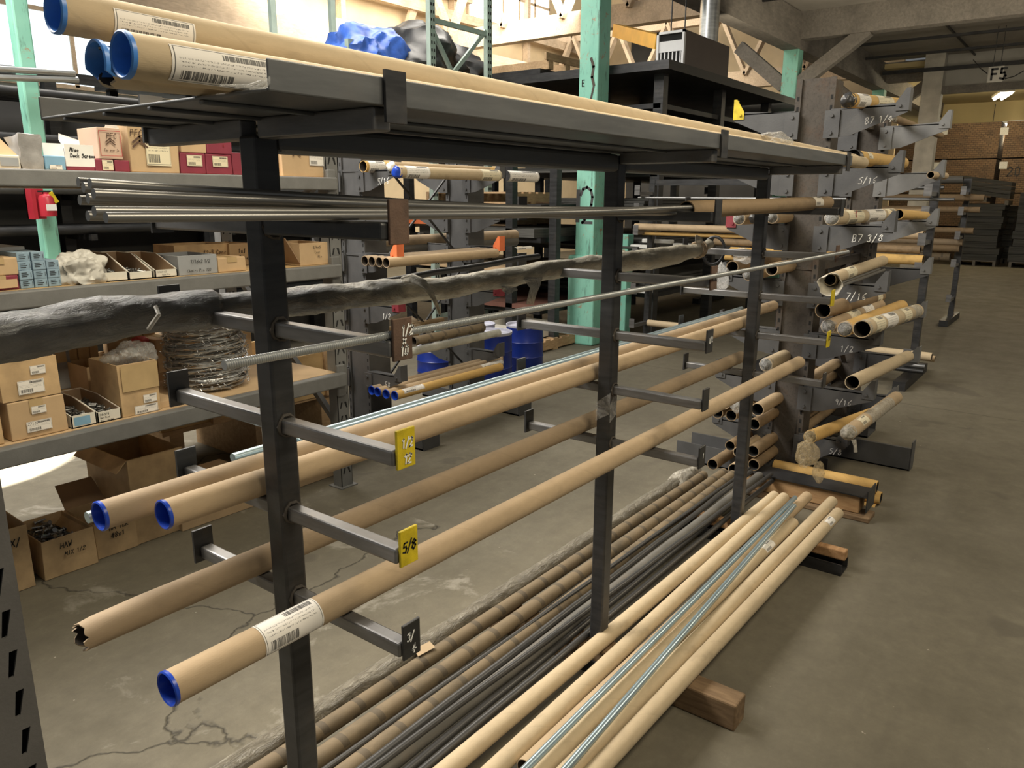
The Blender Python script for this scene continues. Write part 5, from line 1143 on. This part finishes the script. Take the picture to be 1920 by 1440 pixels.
# timber crate panel under the shelving
t = thing('crate', 'open plywood crate lying under the lowest shelf beam', 'crate', (2.6, 4.28, 0))
for y in (3.95, 4.6):
    b = newbm(); prism(b, [(2.02, y, .33), (3.2, y-.03, .33), (3.2, y-.03, .62), (2.02, y, .60)], (0, .02, 0)); build('side_panel', b, M['ply'], t)
b = newbm(); box(b, 2.02, 3.2, 3.94, 4.62, .31, .335); build('base', b, M['pallet'], t)
for x in (2.06, 2.6, 3.1):
    b = newbm(); box(b, x, x+.08, 3.94, 4.62, 0, .31); build('skid', b, M['pallet'], t)
for x in (2.3, 2.75, 3.12):
    b = newbm(); box(b, x, x+.05, 3.895, 3.92, .33, .63); build('batten', b, M['pallet'], t)
for i, (x, y, r) in enumerate([(2.78, 3.55, .03), (2.84, 3.6, .028), (2.80, 3.56, .028)]):
    b = newbm(); z = .1+.06*(i == 2); hollow(b, (x-.1, y, z), (x+.9, y, z), r, .004, 14, 0, 1, 2, .2); single('steel_pipe', b, [M['steel_black'], M['slot']], ['left black pipe end low behind the shelf upright', 'right black pipe end low behind the shelf upright', 'black pipe lying on two others low behind the shelf upright'][i], 'pipe', (x, y, z-r), None, True)
# ---- slotted upright of the next bay, close to the camera at the left
t = thing('rack_upright', 'close grey slotted rack upright at the lower left picture edge', 'upright', (.27, .95, 0))
Xa, Xb, Yu = .195, .296, .95
sl = PY(33, 1318, Yu); pitch = .0525; b = newbm()
def cell(x0, x1, z0, z1, S):
    """a cell of plate with one slanted slot S (four corners: lower left, lower right, upper right, upper left) left open"""
    q = [(x0, z0), (x1, z0), (x1, z1), (x0, z1)]
    for i in range(4):
        j = (i+1) % 4; face(b, [(q[i][0], Yu, q[i][1]), (q[j][0], Yu, q[j][1]), (S[j][0], Yu, S[j][1]), (S[i][0], Yu, S[i][1])])
zs = sl.z-int(sl.z/pitch)*pitch; xm = sl.x-.032; x_l = max(Xa, xm-.06); z = zs-pitch/2; k = 0
face(b, [(Xa, Yu, 0), (Xb, Yu, 0), (Xb, Yu, z), (Xa, Yu, z)])
while z < 1.86:
    c = sl.x; m = z+pitch/2; cell(xm, Xb, z, z+pitch, [(c-.0055, m-.017), (c+.0005, m-.016), (c+.0085, m+.016), (c-.0005, m+.016)])
    c = xm-.014; cell(Xa-.02, xm, z, z+pitch, [(c-.001, m-.016), (c+.005, m-.017), (c+.0005, m+.016), (c-.0085, m+.016)])
    z += pitch
o = build('face', b, M['beam_dark2'], t); m = o.modifiers.new('solid', 'SOLIDIFY'); m.thickness = .003; m.offset = 0
b = newbm(); box(b, Xb-.003, Xb, Yu+.003, Yu+.075, 0, 1.9); box(b, Xa, Xa+.003, Yu+.003, Yu+.075, 0, 1.9); box(b, Xa, Xb, Yu+.072, Yu+.075, 0, 1.9); build('flange', b, M['beam_dark2'], t)
# ------------------------------------------------------------------ grey cantilever rack behind the shelving, with tubes
arack = thing('cantilever_rack', 'grey cantilever rack holding paper tubes beyond the shelving upright', 'rack', (4.0, 3.9, 0))
AZ = [1.745, 1.455, 1.205, .875, .58, .42]
for X in (3.42, 4.45):
    ccolumn(arack, X, 4.02, 3.80, 2.3, 'beam_dark')
    for k, z in enumerate([1.745, 1.455, 1.235, .905, .45]):
        carm(arack, X, 3.81, 3.49, z, 'beam_dark', 'beam_dark', ['5/16', '3/8', '7/16', '1/2', '58'][k] if X < 4 else None, 'ink_white', .035, .12, stopmat={2: 'orange', 3: 'red_paint'}.get(k))
        carm(arack, X, 4.01, 4.30, z, 'beam_dark', 'beam_dark', None, root_h=.12)
    b = newbm(); box(b, X-.03, X+.12, 3.3, 4.3, 0, .012); box(b, X-.03, X-.02, 3.3, 4.3, 0, .10); box(b, X-.03, X+.12, 3.295, 3.305, 0, .12); build('base_leg', b, M['beam_dark'], arack)
for z0, z1 in ((1.9, 1.1), (1.1, .3)):
    b = newbm(); beam(b, (3.54, 3.84, z0), (4.45, 3.84, z1), .012, .012); build('brace', b, M['steel_black'], arack)
    b = newbm(); beam(b, (3.54, 3.85, z1), (4.45, 3.85, z0), .012, .012); build('brace', b, M['steel_black'], arack)
def at(L, u, v, X, uf, r, mat, foil=None, lbl=(), cap=None, inside='tube_in', vf=None):
    p = PX(u, v, X); q = Vector((max(p.x+.5, PY(uf, vf or v, p.y).x), p.y, p.z)); q.x = min(q.x, p.x+2.6); d = Vector((1, 0, 0)); c = p.lerp(q, .5); c.z -= r
    t = thing('cardboard_tube', L, 'tube', tuple(c)); b = newbm(); hollow(b, p, q, r, .003, 18, 0, 1, 8, .25); build('tube', b, [M[mat], M[inside]], t, True)
    if cap: plug(t, p, d, r, cap)
    if foil: b = newbm(); crumple(b, p+d*.005, .03, r, r, .3, 5, 3, u); build('end_film', b, M[foil], t, True)
    for s0, s1, a0, a1, m in lbl: label_patch(t, p, q, r, s0, s1, a0, a1, m)
at('dark ended tube with a pale green label, left on the grey rack 5/16 arm', 681, 312, 3.32, 925, .035, 'kraft_yellow', lbl=[(.02, .16, -80, 90, 'label')], vf=316)
at('tube with twisted white paper in its end on the grey rack 5/16 arm', 733, 312, 3.36, 915, .028, 'kraft', foil='paper', vf=316)
at('front tube with a blue wrapped end and many labels, grey rack 5/16 arm', 744, 322, 3.30, 934, .036, 'kraft_pale', foil='cap', lbl=[(.05, .25, -85, 90, 'label'), (.75, .95, -85, 90, 'label_cream'), (1.05, 1.4, -85, 90, 'label')], vf=326)
for i, u in enumerate((684, 697, 711, 724)):
    at(['leftmost of four open dusty tubes on the grey rack 7/16 arm', 'second from left of four open tubes on the grey rack 7/16 arm', 'third from left of four open tubes on the grey rack 7/16 arm', 'frontmost of four open tubes on the grey rack 7/16 arm'][i], u, 489+i*1.2, 3.30, 930, .0315, 'kraft_dusty' if i < 3 else 'kraft', lbl=[(1.3, 1.5, 20, 90, 'label_dirty')] if i == 3 else (), vf=478)
at('brown strapped tube on the grey rack 1/2 arm under the threaded rod', 775, 640, 3.45, 905, .030, 'kraft_band', vf=620)
at('tube sleeved in pale film on the grey rack 1/2 arm', 760, 662, 3.42, 935, .027, 'film_sleeve', vf=640)
at('dark thin tube behind the brown strapped one on the grey rack 1/2 arm', 700, 622, 3.5, 830, .018, 'kraft_old', vf=616)
for i, (u, v, m, c) in enumerate([(697, 732, 'kraft_dusty', 'cap'), (708, 735, 'kraft', 'cap'), (724, 739, 'kraft', 'cap'), (740, 742, 'kraft_yellow', 'cap')]):
    at(['blue capped tube furthest left on the low grey rack arm', 'second blue capped tube from the left on the low grey rack arm', 'third blue capped tube on the low grey rack arm, label midway', 'golden tube with a blue cap at the front of the low grey rack arm'][i], u, v, 3.32, 938, .030, m, cap=c, lbl=[(.06, .25, 10, 90, 'label')] if i == 3 else ([(.95, 1.2, 10, 90, 'label')] if i == 2 else ()), vf=690)
for i, (v, m) in enumerate([(448, 'kraft_dusty'), (462, 'rod_dusty')]):
    p = PY(700, v+8, 4.25); q = PY(825, v, 4.25); b = newbm(); sweep(b, [p, Vector((q.x+1, p.y, p.z))], .045, 16); single('cardboard_tube', b, M[m], ['large dusty tube on the back arm of the grey rack, upper', 'large grey tube on the back arm of the grey rack, lower'][i], 'tube', tuple(p), None, True)
b = newbm(); c = PX(748, 610, 3.9); crumple(b, c+Vector((0, -.12, 0)), .06, .10, .07, .4, 5, 4, 61); single('burlap_bag', b, M['kraft_dusty'], 'small brown sack behind the grey rack 1/2 arm', 'bag', tuple(c), None, True)
# ------------------------------------------------------------------ blue steel drums
def drum(L, u, v, X, r, h):
    p = PX(u, v, X); z1 = p.z; h = min(h, z1); z0 = z1-h; t = thing('steel_drum', L, 'drum', (p.x, p.y, z0)); n = 40
    prof = [(r*.97, 0), (r, .01), (r, h*.30), (r*1.025, h*.32), (r, h*.34), (r, h*.62), (r*1.025, h*.64), (r, h*.66), (r*.99, h*.9), (r*.99, h-.012)]
    b = newbm(); rings = [[b.verts.new((p.x+math.cos(2*PI*k/n)*rr, p.y+math.sin(2*PI*k/n)*rr, z0+z)) for k in range(n)] for rr, z in prof]
    for a, c in zip(rings, rings[1:]):
        for k in range(n): b.faces.new((a[k], a[(k+1) % n], c[(k+1) % n], c[k]))
    b.faces.new(rings[0]); build('body', b, M['drum'], t, True)
    b = newbm(); prof = [(.001, h-.02), (r*.94, h-.02), (r*.955, h), (r*1.01, h+.002), (r*1.02, h-.01), (r*.99, h-.022)]
    rings = [[b.verts.new((p.x+math.cos(2*PI*k/n)*rr, p.y+math.sin(2*PI*k/n)*rr, z0+z)) for k in range(n)] for rr, z in prof]
    for a, c in zip(rings, rings[1:]):
        for k in range(n): b.faces.new((a[k], a[(k+1) % n], c[(k+1) % n], c[k]))
    build('lid', b, M['drum_lid'], t, True)
    b = newbm(); sweep(b, [(p.x-r*.4, p.y-r*.3, z1-.02), (p.x-r*.4, p.y-r*.3, z1-.008)], .022, 10); build('bung', b, M['drum'], t)
    return t
drum('front blue steel drum with a dented grey lid behind the grey rack', 922, 621, 5.15, .178, .62)
drum('right blue steel drum next to the green column jacket', 984, 607, 5.75, .175, .62)
drum('rear blue steel drum mostly hidden behind the grey rack column', 893, 606, 5.55, .18, .6)
drum('blue steel drum glimpsed low behind the grey rack column', 820, 650, 4.9, .18, .5)
# ------------------------------------------------------------------ wooden pallets
def pallet(L, x, y, z, sx=1.0, sy=1.2, mat='pallet', group=None):
    t = thing('pallet', L, 'pallet', (x+sx/2, y+sy/2, z), group)
    for k in range(7):
        b = newbm(); xx = x+k*(sx-.09)/6; box(b, xx, xx+.09, y, y+sy, z+.107, z+.125); build('deck_board', b, M[mat], t)
    for k in range(3):
        b = newbm(); yy = y+k*(sy-.04)/2; box(b, x, x+sx, yy, yy+.04, z+.018, z+.107); build('stringer', b, M[mat], t)
    for k in range(3):
        b = newbm(); xx = x+k*(sx-.09)/2; box(b, xx, xx+.09, y, y+sy, z, z+.018); build('bottom_board', b, M[mat], t)
    return t
p = PZ(1047, 652, 0); pallet('wooden pallet on the floor between the drums and the green column', 6.25, 4.55, .0, 1.0, .9)
b = newbm(); box(b, 6.3, 6.9, 4.65, 5.2, .127, .135); box(b, 6.3, 6.31, 4.65, 5.2, .127, .28); box(b, 6.3, 6.9, 4.65, 4.66, .127, .22); box(b, 6.89, 6.9, 4.65, 5.2, .127, .28); box(b, 6.3, 6.9, 5.19, 5.2, .127, .28); single('card_tray', b, M['carton_white'], 'white open card tray on the floor pallet by the green column', 'tray', (6.6, 4.9, .127))
# ------------------------------------------------------------------ dark bar storage rack behind the drums
t = thing('storage_rack', 'tall dark steel rack with brown sheets behind the blue drums', 'rack', (7.2, 5.6, 0))
for x, y in ((6.6, 5.08), (6.6, 4.5+.0), (8.2, 5.08), (8.2, 6.6), (6.6, 6.6)):
    if (x, y) == (6.6, 4.5): x, y = 6.75, 4.62
    b = newbm(); box(b, x, x+.09, y-.045, y+.045, 0, 1.95); build('post', b, M['steel'], t)
for z in (.42, .82, 1.18, 1.52):
    b = newbm(); box(b, 6.65, 8.25, 4.7, 6.6, z-.05, z); build('shelf', b, M['steel_black'], t)
for i, (z, h, m, L) in enumerate([(.42, .05, 'maroon_ply', 'stack of reddish brown sheets on the low dark rack shelf'), (.82, .03, 'carton', 'tan card sheets overhanging the second dark rack shelf'), (1.18, .09, 'sheets', 'grey sheets stacked on the third dark rack shelf')]):
    b = newbm(); box(b, 6.6-.1*(i == 1), 8.1, 4.75, 6.4, z+.001, z+h); single('sheet_stack', b, M[m], L, 'sheets', (7.3, 5.5, z))
pallet('wooden pallet on the top shelf of the dark rack behind the drums', 6.62, 5.1, 1.525, .9, 1.2)
pallet('second wooden pallet further back on the dark rack middle shelf', 7.0, 5.35, 1.275, .9, 1.1)
# ------------------------------------------------------------------ pale green pallet racking with junk on its top
t = thing('pallet_racking', 'pale green perforated pallet racking loaded with black sacks high up', 'racking', (6.95, 7.0, 0))
for i, (x, y) in enumerate(((6.46, 6.0), (7.42, 6.0), (6.46, 8.7), (7.42, 8.7))):
    b = newbm(); box(b, x-.04, x+.04, y, y+.06, 0, 4.6)
    z = .1
    while z < 4.5 and i < 2:
        for s in (-1, 1): box(b, x+s*.018-.009, x+s*.018+.009, y-.0012, y, z, z+.03, 1)
        z += .075
    build('upright', b, [M['green_rack'], M['slot']], t)
for z0, z1 in ((.3, 1.3), (1.3, .9+1.4), (2.2, 3.3), (3.45, 2.65)):
    b = newbm(); beam(b, (6.5, 6.03, z1), (7.38, 6.03, z0), .03, .045); build('brace', b, M['green_rack'], t)
for z in (.25, 3.42):
    b = newbm(); beam(b, (6.5, 6.03, z), (7.38, 6.03, z), .035, .05); build('brace', b, M['green_rack'], t)
for z in (1.35, 2.62):
    for x in (6.46, 7.42):
        b = newbm(); beam(b, (x, 6.05, z), (x, 8.7, z), .05, .11); build('beam', b, M['orange'], t)
b = newbm(); box(b, 5.8, 8.4, 6.1, 8.7, 2.68, 2.72); build('deck', b, M['pallet'], t)
# orange beams of the next racking
t = thing('pallet_racking', 'orange beamed pallet racking behind the grey cantilever rack', 'racking', (4.9, 6.6, 0))
XL = PY(683, 290, 6.58).x
for x in (XL, 5.85):
    b = newbm(); box(b, x-.04, x+.04, 6.6, 6.66, 0, 3.2); z = .1
    while z < 3.1:
        for s in (-1, 1): box(b, x+s*.018-.009, x+s*.018+.009, 6.5988, 6.6, z, z+.03, 1)
        z += .075
    build('upright', b, [M['green_rack'], M['slot']], t)
za_, zb2 = PY(745, 291, 6.55).z, PY(790, 436, 6.55).z
for z in (za_, zb2, .75):
    b = newbm(); beam(b, (XL, 6.58, z), (5.85, 6.58, z), .05, .13); build('beam', b, M['orange'], t)
    b = newbm(); box(b, XL, 5.85, 6.62, 7.4, z+.02, z+.06); build('deck', b, M['pallet'], t)
for i, (u0, u1, vt, vb, L) in enumerate([(688, 728, 338, 372, 'brown carton on the orange racking, under the 5/16 arm'), (776, 812, 338, 372, 'brown carton wrapped in clear film on the orange racking'), (700, 760, 600, 640, 'low brown carton on the bottom level of the orange racking')]):
    a, c = PY(u0, vb, 6.7), PY(u1, vb, 6.7); z0 = zb2+.062 if i < 2 else .812; h = max(.12, PY(u0, vt, 6.7).z-PY(u0, vb, 6.7).z); 
    b = newbm(); box(b, a.x, c.x, 6.7, 7.1, z0, z0+h); single('carton', b, M['carton'], L, 'box', ((a.x+c.x)/2, 6.9, z0))
# black sacks and tarp on top of the green racking, on pallets
Zt = 2.72
b = newbm(); cs = PY(770, 92, 7.0); crumple(b, (6.95, 6.95, Zt+.38), .62, .75, .44, .55, 4.5, 5, 71, -.36); 
single('black_sack_pile', b, M['bag_black'], 'heap of black plastic sheeting on top of the green racking', 'sheeting', (6.7, 6.9, Zt), None, True)
b = newbm(); crumple(b, (6.22, 6.85, Zt+.30), .40, .5, .42, .5, 4.5, 5, 72, -.28); single('blue_tarp', b, M['tarp'], 'shiny blue tarpaulin bunched over the left end of the black sheeting', 'tarpaulin', (6.22, 6.85, Zt), None, True)
b = newbm(); crumple(b, (7.65, 7.0, Zt+.24), .6, .6, .40, .5, 5, 4, 73, -.17); single('black_sack_pile', b, M['bag_black'], 'lower heap of black sacks to the right on the green racking', 'sheeting', (7.3, 7.0, Zt), None, True)
t = thing('platform', 'high dark platform edge under the blue tarpaulin', 'platform', (5.2, 7.2, 2.4))
b = newbm(); box(b, 3.9, 6.15, 6.5, 8.2, 2.60, 2.70); build('deck', b, M['steel_black'], t)
for x in (4.0, 6.0):
    for y in (6.55, 8.1): b = newbm(); box(b, x, x+.08, y, y+.08, 0, 2.6); build('post', b, M['steel_black'], t)
b = newbm(); box(b, 3.9, 6.15, 6.48, 6.5, 2.70, 2.86); build('edge_board', b, M['pallet'], t)
# slatted timber crates on a high shelf to the right of the green racking
t = thing('storage_rack', 'high dark rack with slatted timber dunnage beside the green column', 'rack', (8.6, 6.2, 0))
for x, y in ((7.9, 5.6), (7.9, 7.2), (10.4, 5.6), (10.4, 7.2)): b = newbm(); box(b, x, x+.08, y, y+.08, 0, 3.05); build('post', b, M['steel_black'], t)
for z in (2.1, 2.62, 3.0): b = newbm(); box(b, 7.8, 10.5, 5.55, 7.3, z, z+.06); build('shelf', b, M['steel_black'], t)
for k in range(7):
    b = newbm(); box(b, 7.9+k*.36, 8.0+k*.36, 5.5, 7.2, 3.06, 3.16); o = single('timber_bearer', b, M['pallet'], '%s timber bearer lying across the high rack beside the green column' % ['first', 'second', 'third', 'fourth', 'fifth', 'sixth', 'seventh'][k], 'timber', (7.95+k*.36, 6.3, 3.06), 'timber bearers on the high rack')
b = newbm(); box(b, 7.85, 10.4, 5.5, 5.53, 3.16, 3.24); single('timber_board', b, M['pallet'], 'long timber board lying along the bearers on the high rack', 'timber', (9, 5.5, 3.16))
# ------------------------------------------------------------------ dark sheet rack with the heater above
t = thing('storage_rack', 'tall black rack of steel sheets with a broad dark deck under the heater', 'rack', (9.6, 5, 0))
for x, y in ((7.75, 3.98), (7.75, 6.0), (9.3, 3.98), (10.9, 3.98), (12.4, 3.98), (12.4, 6.0), (10.0, 6.0)):
    b = newbm(); box(b, x, x+.11, y-.055, y+.055, 0, 2.86); build('post', b, M['steel'], t)
for z in (2.86,):
    b = newbm(); box(b, 7.5, 12.9, 3.75, 6.1, z, z+.09); build('deck', b, M['steel_black'], t)
for z in (.5, 1.0, 1.42, 1.82, 2.2, 2.52):
    b = newbm(); box(b, 7.75, 12.6, 3.95, 6.05, z, z+.05); build('shelf', b, M['steel_black'], t)
for i, (z, h) in enumerate([(.55, .14), (1.05, .1), (1.47, .12), (1.87, .09), (2.25, .08)]):
    b = newbm()
    for k in range(4): box(b, 7.6+.12*k+R.uniform(-.05, .05), 12.2-.3*k, 4.05+.03*k, 5.9, z+.0015+h*k/4, z+h*(k+.92)/4)
    single('sheet_stack', b, M['sheets'], 'dark steel sheets on the %s shelf of the black rack under the heater' % ['lowest', 'second', 'third', 'fourth', 'top'][i], 'sheets', (9.8, 5, z))
for i, (u, v, w_, m) in enumerate([(1270, 408, .5, 'paper'), (1235, 452, .35, 'paper'), (1205, 462, .25, 'paper'), (1200, 545, .3, 'paper'), (1290, 460, .3, 'paper')]):
    p = PX(u, v, 7.66); b = newbm(); box(b, 7.6, 7.68, p.y-w_*.5, p.y+w_*.5, p.z-.02, p.z+.02); bevel(single('foam_strip', b, M[m], ['white strip on the black rack high left of the far post', 'white strip behind the middle post, right of two', 'small white strip behind the middle post, left of two', 'white strip low behind the middle post', 'white strip nearest the black hoop'][i], 'strip', tuple(p)), .01)
h = thing('unit_heater', 'brown unit heater with a white louvred front above the dark deck', 'heater', (8.5, 3.95, 2.95))
p0, p1 = PX(1231, 114, 8.05), PX(1282, 118, 8.05); z1 = PX(1232, 62, 8.05).z; ya_, yb_ = p0.y, p1.y; z0 = 2.952; z1 = max(z1, z0+.3)
b = newbm(); box(b, 8.07, 9.25, yb_, ya_, z0, z1); build('casing', b, M['heater'], h)
b = newbm(); e = .025
box(b, 8.03, 8.07, yb_, ya_, z0, z0+e); box(b, 8.03, 8.07, yb_, ya_, z1-e, z1); box(b, 8.03, 8.07, yb_, yb_+e, z0, z1); box(b, 8.03, 8.07, ya_-e, ya_, z0, z1); build('front_frame', b, M['louvre'], h)
b = newbm(); box(b, 8.045, 8.066, yb_+e, ya_-e, z0+(z1-z0)*.45, z0+(z1-z0)*.74); build('louvre', b, M['louvre'], h)
b = newbm(); box(b, 8.062, 8.068, yb_+e, ya_-e, z0+e, z1-e); build('opening', b, M['slot'], h)
for k in range(6):
    b = newbm(); y = yb_+e+(ya_-yb_-2*e)*(k+.5)/6; box(b, 8.05, 8.062, y-.006, y+.006, z0+e, z0+(z1-z0)*.45); build('vane', b, M['louvre'], h)
b = newbm(); sweep(b, [(9.0, (ya_+yb_)/2, z1), (9.0, (ya_+yb_)/2, z1+.7)], .11, 16); build('flue', b, M['galv'], h, True)
for k in (.25, .75):
    b = newbm(); sweep(b, [(8.2, yb_+(ya_-yb_)*k, z1), (8.2, yb_+(ya_-yb_)*k, z1+1.4)], .008, 6); build('hanger', b, M['steel_black'], h)
b = newbm(); beam(b, PX(1155, 57, 12.5), PX(1236, 79, 11.0), .12, .2); single('gantry_beam', b, M['gantry'], 'yellow gantry beam seen between the green column and the heater', 'beam', tuple(PX(1195, 68, 11.8)))
b = newbm(); p = PX(1222, 90, 20.8); box(b, 20.7, 21.4, p.y-.6, p.y+.6, 0, p.z+1.2); single('dark_cabinet', b, M['dark_wall'], 'tall dark cabinet against the cream end wall left of the heater', 'cabinet', (21, p.y, 0))
b = newbm(); beam(b, (9.5, 7.5, 3.28), (9.5, 4.5, 3.28), .04, .04); single('conduit', b, M['galv'], 'thin grey conduit crossing behind the green column at heater height', 'conduit', (9.5, 6, 3.35))
# ------------------------------------------------------------------ lumber and pallets of sheets at the far end of the aisle
def lstack(L, x0, x1, y0, y1, z0, z1):
    b = newbm(); box(b, x0, x1, y0, y1, z0, z1); return single('lumber_stack', b, M['lumber'], L, 'lumber', ((x0+x1)/2, (y0+y1)/2, z0), 'stacked lumber packs at the far end')
lx = 24.2
ys = PX(1868, 300, lx).y
z = 0
for k, (h) in enumerate((.85, .85, .85, .9)):
    lstack('lumber pack in the left far stack, %s layer' % ['bottom', 'second', 'third', 'top'][k], lx, lx+1.6, ys, ys+1.55, z, z+h)
    lstack('lumber pack in the right far stack, %s layer' % ['bottom', 'second', 'third', 'top'][k], lx, lx+1.6, ys-1.9, ys-.12, z, z+h)
    lstack('lumber pack in the furthest left stack, partly behind the white post, %s layer' % ['bottom', 'second', 'third', 'top'][k], lx+.1, lx+1.6, ys+1.62, ys+4.4, z, z+h)
    z += h+.03
for i, (u, v) in enumerate([(1881, 310), (1757, 311), (1883, 246), (1770, 246)]):
    p = PX(u, v, lx-.01); b = newbm(); box(b, lx-.012, lx-.004, p.y-.09, p.y+.09, p.z-.09, p.z+.09); single('paper_tag', b, M['ink_dim'], ['paper tag on the right lumber stack edge', 'paper tag at the left edge of the left lumber stack', 'grey tag at the top of the right lumber stack', 'grey tag at the top of the left lumber stack'][i], 'tag', tuple(p))
p = PX(1918, 322, lx-.01); b = newbm(); write(b, '20', (lx-.006, p.y+.35, p.z-.1), (0, -1, 0), (0, 0, 1), .22, .03); single('chalk_number', b, M['ink_black'], 'painted number 20 on the right lumber stack', 'marking', tuple(p))
def sheetpal(L, u0, u1, vb, X, h, lean=0):
    a, c = PX(u0, vb, X), PX(u1, vb, X); t = thing('sheet_pallet', L, 'pallet', (X+.5, (a.y+c.y)/2, 0))
    b = newbm(); y1, y0 = a.y, c.y
    for k in range(9): z0 = .14+h*k/9; e = R.uniform(-.04, .04); box(b, X+R.uniform(-.03, .03), X+1.1, y0+e+lean*k*.01, y1+e+lean*k*.01, z0, z0+h/9-.008)
    build('sheets', b, M['sheets'], t)
    b = newbm(); box(b, X, X+1.1, y0, y1, .11, .138); build('deck', b, M['truss_dark'], t)
    for y in (y0, (y0+y1)/2-.03, y1-.06): b = newbm(); box(b, X, X+1.1, y, y+.06, 0, .11); build('stringer', b, M['truss_dark'], t)
    return t
sheetpal('lower pallet of dark grey sheets at the far end behind the last rack', 1786, 1866, 494, 22.0, 1.35)
sheetpal('pallet of dark grey sheets at the right picture edge', 1891, 1990, 494, 22.0, 1.62)
sheetpal('dark pallet of sheets in the shadow between the two far pallets', 1868, 1889, 486, 23.2, 1.3)
a, c = PX(1795, 412, 21.9), PX(1884, 425, 21.9); t = thing('sheet_pallet', 'tilted pallet of dark sheets on top of the lower far pallet', 'pallet', (22.4, (a.y+c.y)/2, 1.5))
b = newbm(); ym = (a.y+c.y)/2; hy = (a.y-c.y)/2
for k in range(4): obox(b, (22.5, ym, 1.72+k*.1), (.5, 0, 0), (0, hy, .08), (0, -.004, .045))
build('sheets', b, M['sheets'], t)
for s in (-.9, 0, .9): b = newbm(); obox(b, (22.5, ym+hy*s, 1.58+.08*s), (.5, 0, 0), (0, .04, .003), (0, 0, .05)); build('stringer', b, M['truss_dark'], t)
# ------------------------------------------------------------------ dark bar racks and stock behind the shelving, far left
t = thing('bar_rack', 'long dark rack of black bars behind the shelving at the left', 'rack', (3.4, 6.9, 0))
EZ = [.62, .95, 1.28, 1.60, 1.98, 2.32]
for x in (1.3, 3.0, 4.3, 5.6):
    b = newbm(); box(b, x, x+.09, 7.15, 7.24, 0, 2.6); build('post', b, M['steel_black'], t)
    for z in EZ:
        b = newbm(); box(b, x+.02, x+.07, 6.7, 7.15, z-.05, z-.001); build('arm', b, M['steel_black'], t)
for x0, x1 in ((1.3, 3.0), (3.0, 4.3), (4.3, 5.6)): b = newbm(); box(b, x0+.09, x1, 7.17, 7.22, 2.52, 2.60); build('top_beam', b, M['steel_black'], t)
words = ['bottom', 'second', 'third', 'fourth', 'fifth', 'top']
for li, z in enumerate(EZ):
    for k in range(5):
        r_ = R.uniform(.024, .042); y = 6.76+k*.086; x0 = R.uniform(.8, 1.2); b = newbm(); sweep(b, [(x0, y, z+r_), (R.uniform(5.4, 6.0), y, z+r_)], r_, 10)
        single('steel_bar', b, M[['steel_black', 'steel', 'steel_black', 'beam_dark', 'steel'][(k+li) % 5]], 'dark bar on the %s arms of the long left rear rack, %s from the front' % (words[li], ['first', 'second', 'third', 'fourth', 'fifth'][k]), 'bar', (3.4, y, z), 'dark bars on the long rear rack', True)
t = thing('sheet_stack', 'dark steel sheet stood on edge against the long rear rack', 'sheets', (2.0, 7.3, 0))
b = newbm(); box(b, .6, 6.2, 7.28, 7.30, 0, 2.45); build('sheet', b, M['dark_wall'], t)
for i, (u0, v0, u1, v1) in enumerate([(-40, 127, 140, 138), (-40, 144, 146, 150)]):
    p, q = PY(u0, v0, 5.9), PY(u1, v1, 5.9); b = newbm(); sweep(b, [p, q], .022, 10); single('steel_pipe', b, M['galv'], ['upper silver pipe at the upper left beneath the paper tubes', 'lower silver pipe at the upper left beneath the paper tubes'][i], 'pipe', tuple(p.lerp(q, .5)), None, True)
# fire extinguisher on the slender green column
fx = Vector((2.43, 5.90, 0)); e0 = PY(85, 405, 5.9); e1 = PY(85, 352, 5.9)
t = thing('fire_extinguisher', 'red fire extinguisher on the slender green column at the left', 'fire extinguisher', (e0.x, 5.9, e0.z))
b = newbm(); H = e1.z-e0.z; prof = [(.0, 0), (.05, .0), (.052, .02), (.052, H*.62), (.045, H*.72), (.022, H*.78), (.022, H*.84)]
rg = [[b.verts.new((e0.x+math.cos(2*PI*k/20)*max(r_, .001), 5.9-.06+math.sin(2*PI*k/20)*max(r_, .001), e0.z+z)) for k in range(20)] for r_, z in prof]
for a, c in zip(rg, rg[1:]):
    for k in range(20): b.faces.new((a[k], a[(k+1) % 20], c[(k+1) % 20], c[k]))
b.faces.new(rg[-1]); build('cylinder', b, M['extinguisher'], t, True)
b = newbm(); box(b, e0.x-.085, e0.x-.06, 5.86, 5.97, e0.z-.02, e1.z+.02); box(b, e0.x-.085, e0.x+.03, 5.955, 5.97, e0.z-.02, e1.z+.02); build('back_board', b, M['extinguisher'], t)
b = newbm(); box(b, e0.x-.05, e0.x+.03, 5.83, 5.85, e0.z+H*.84, e0.z+H*.9); build('handle', b, M['steel_black'], t)
b = newbm(); obox(b, (e0.x+.03, 5.80, e0.z+H*.66), (.018, 0, -.035), (0, .003, 0), (.012, 0, .006)); build('tag', b, M['yellow'], t)
b = newbm(); box(b, e0.x-.03, e0.x+.035, 5.786, 5.789, e0.z+H*.2, e0.z+H*.42); build('label', b, M['paper'], t)
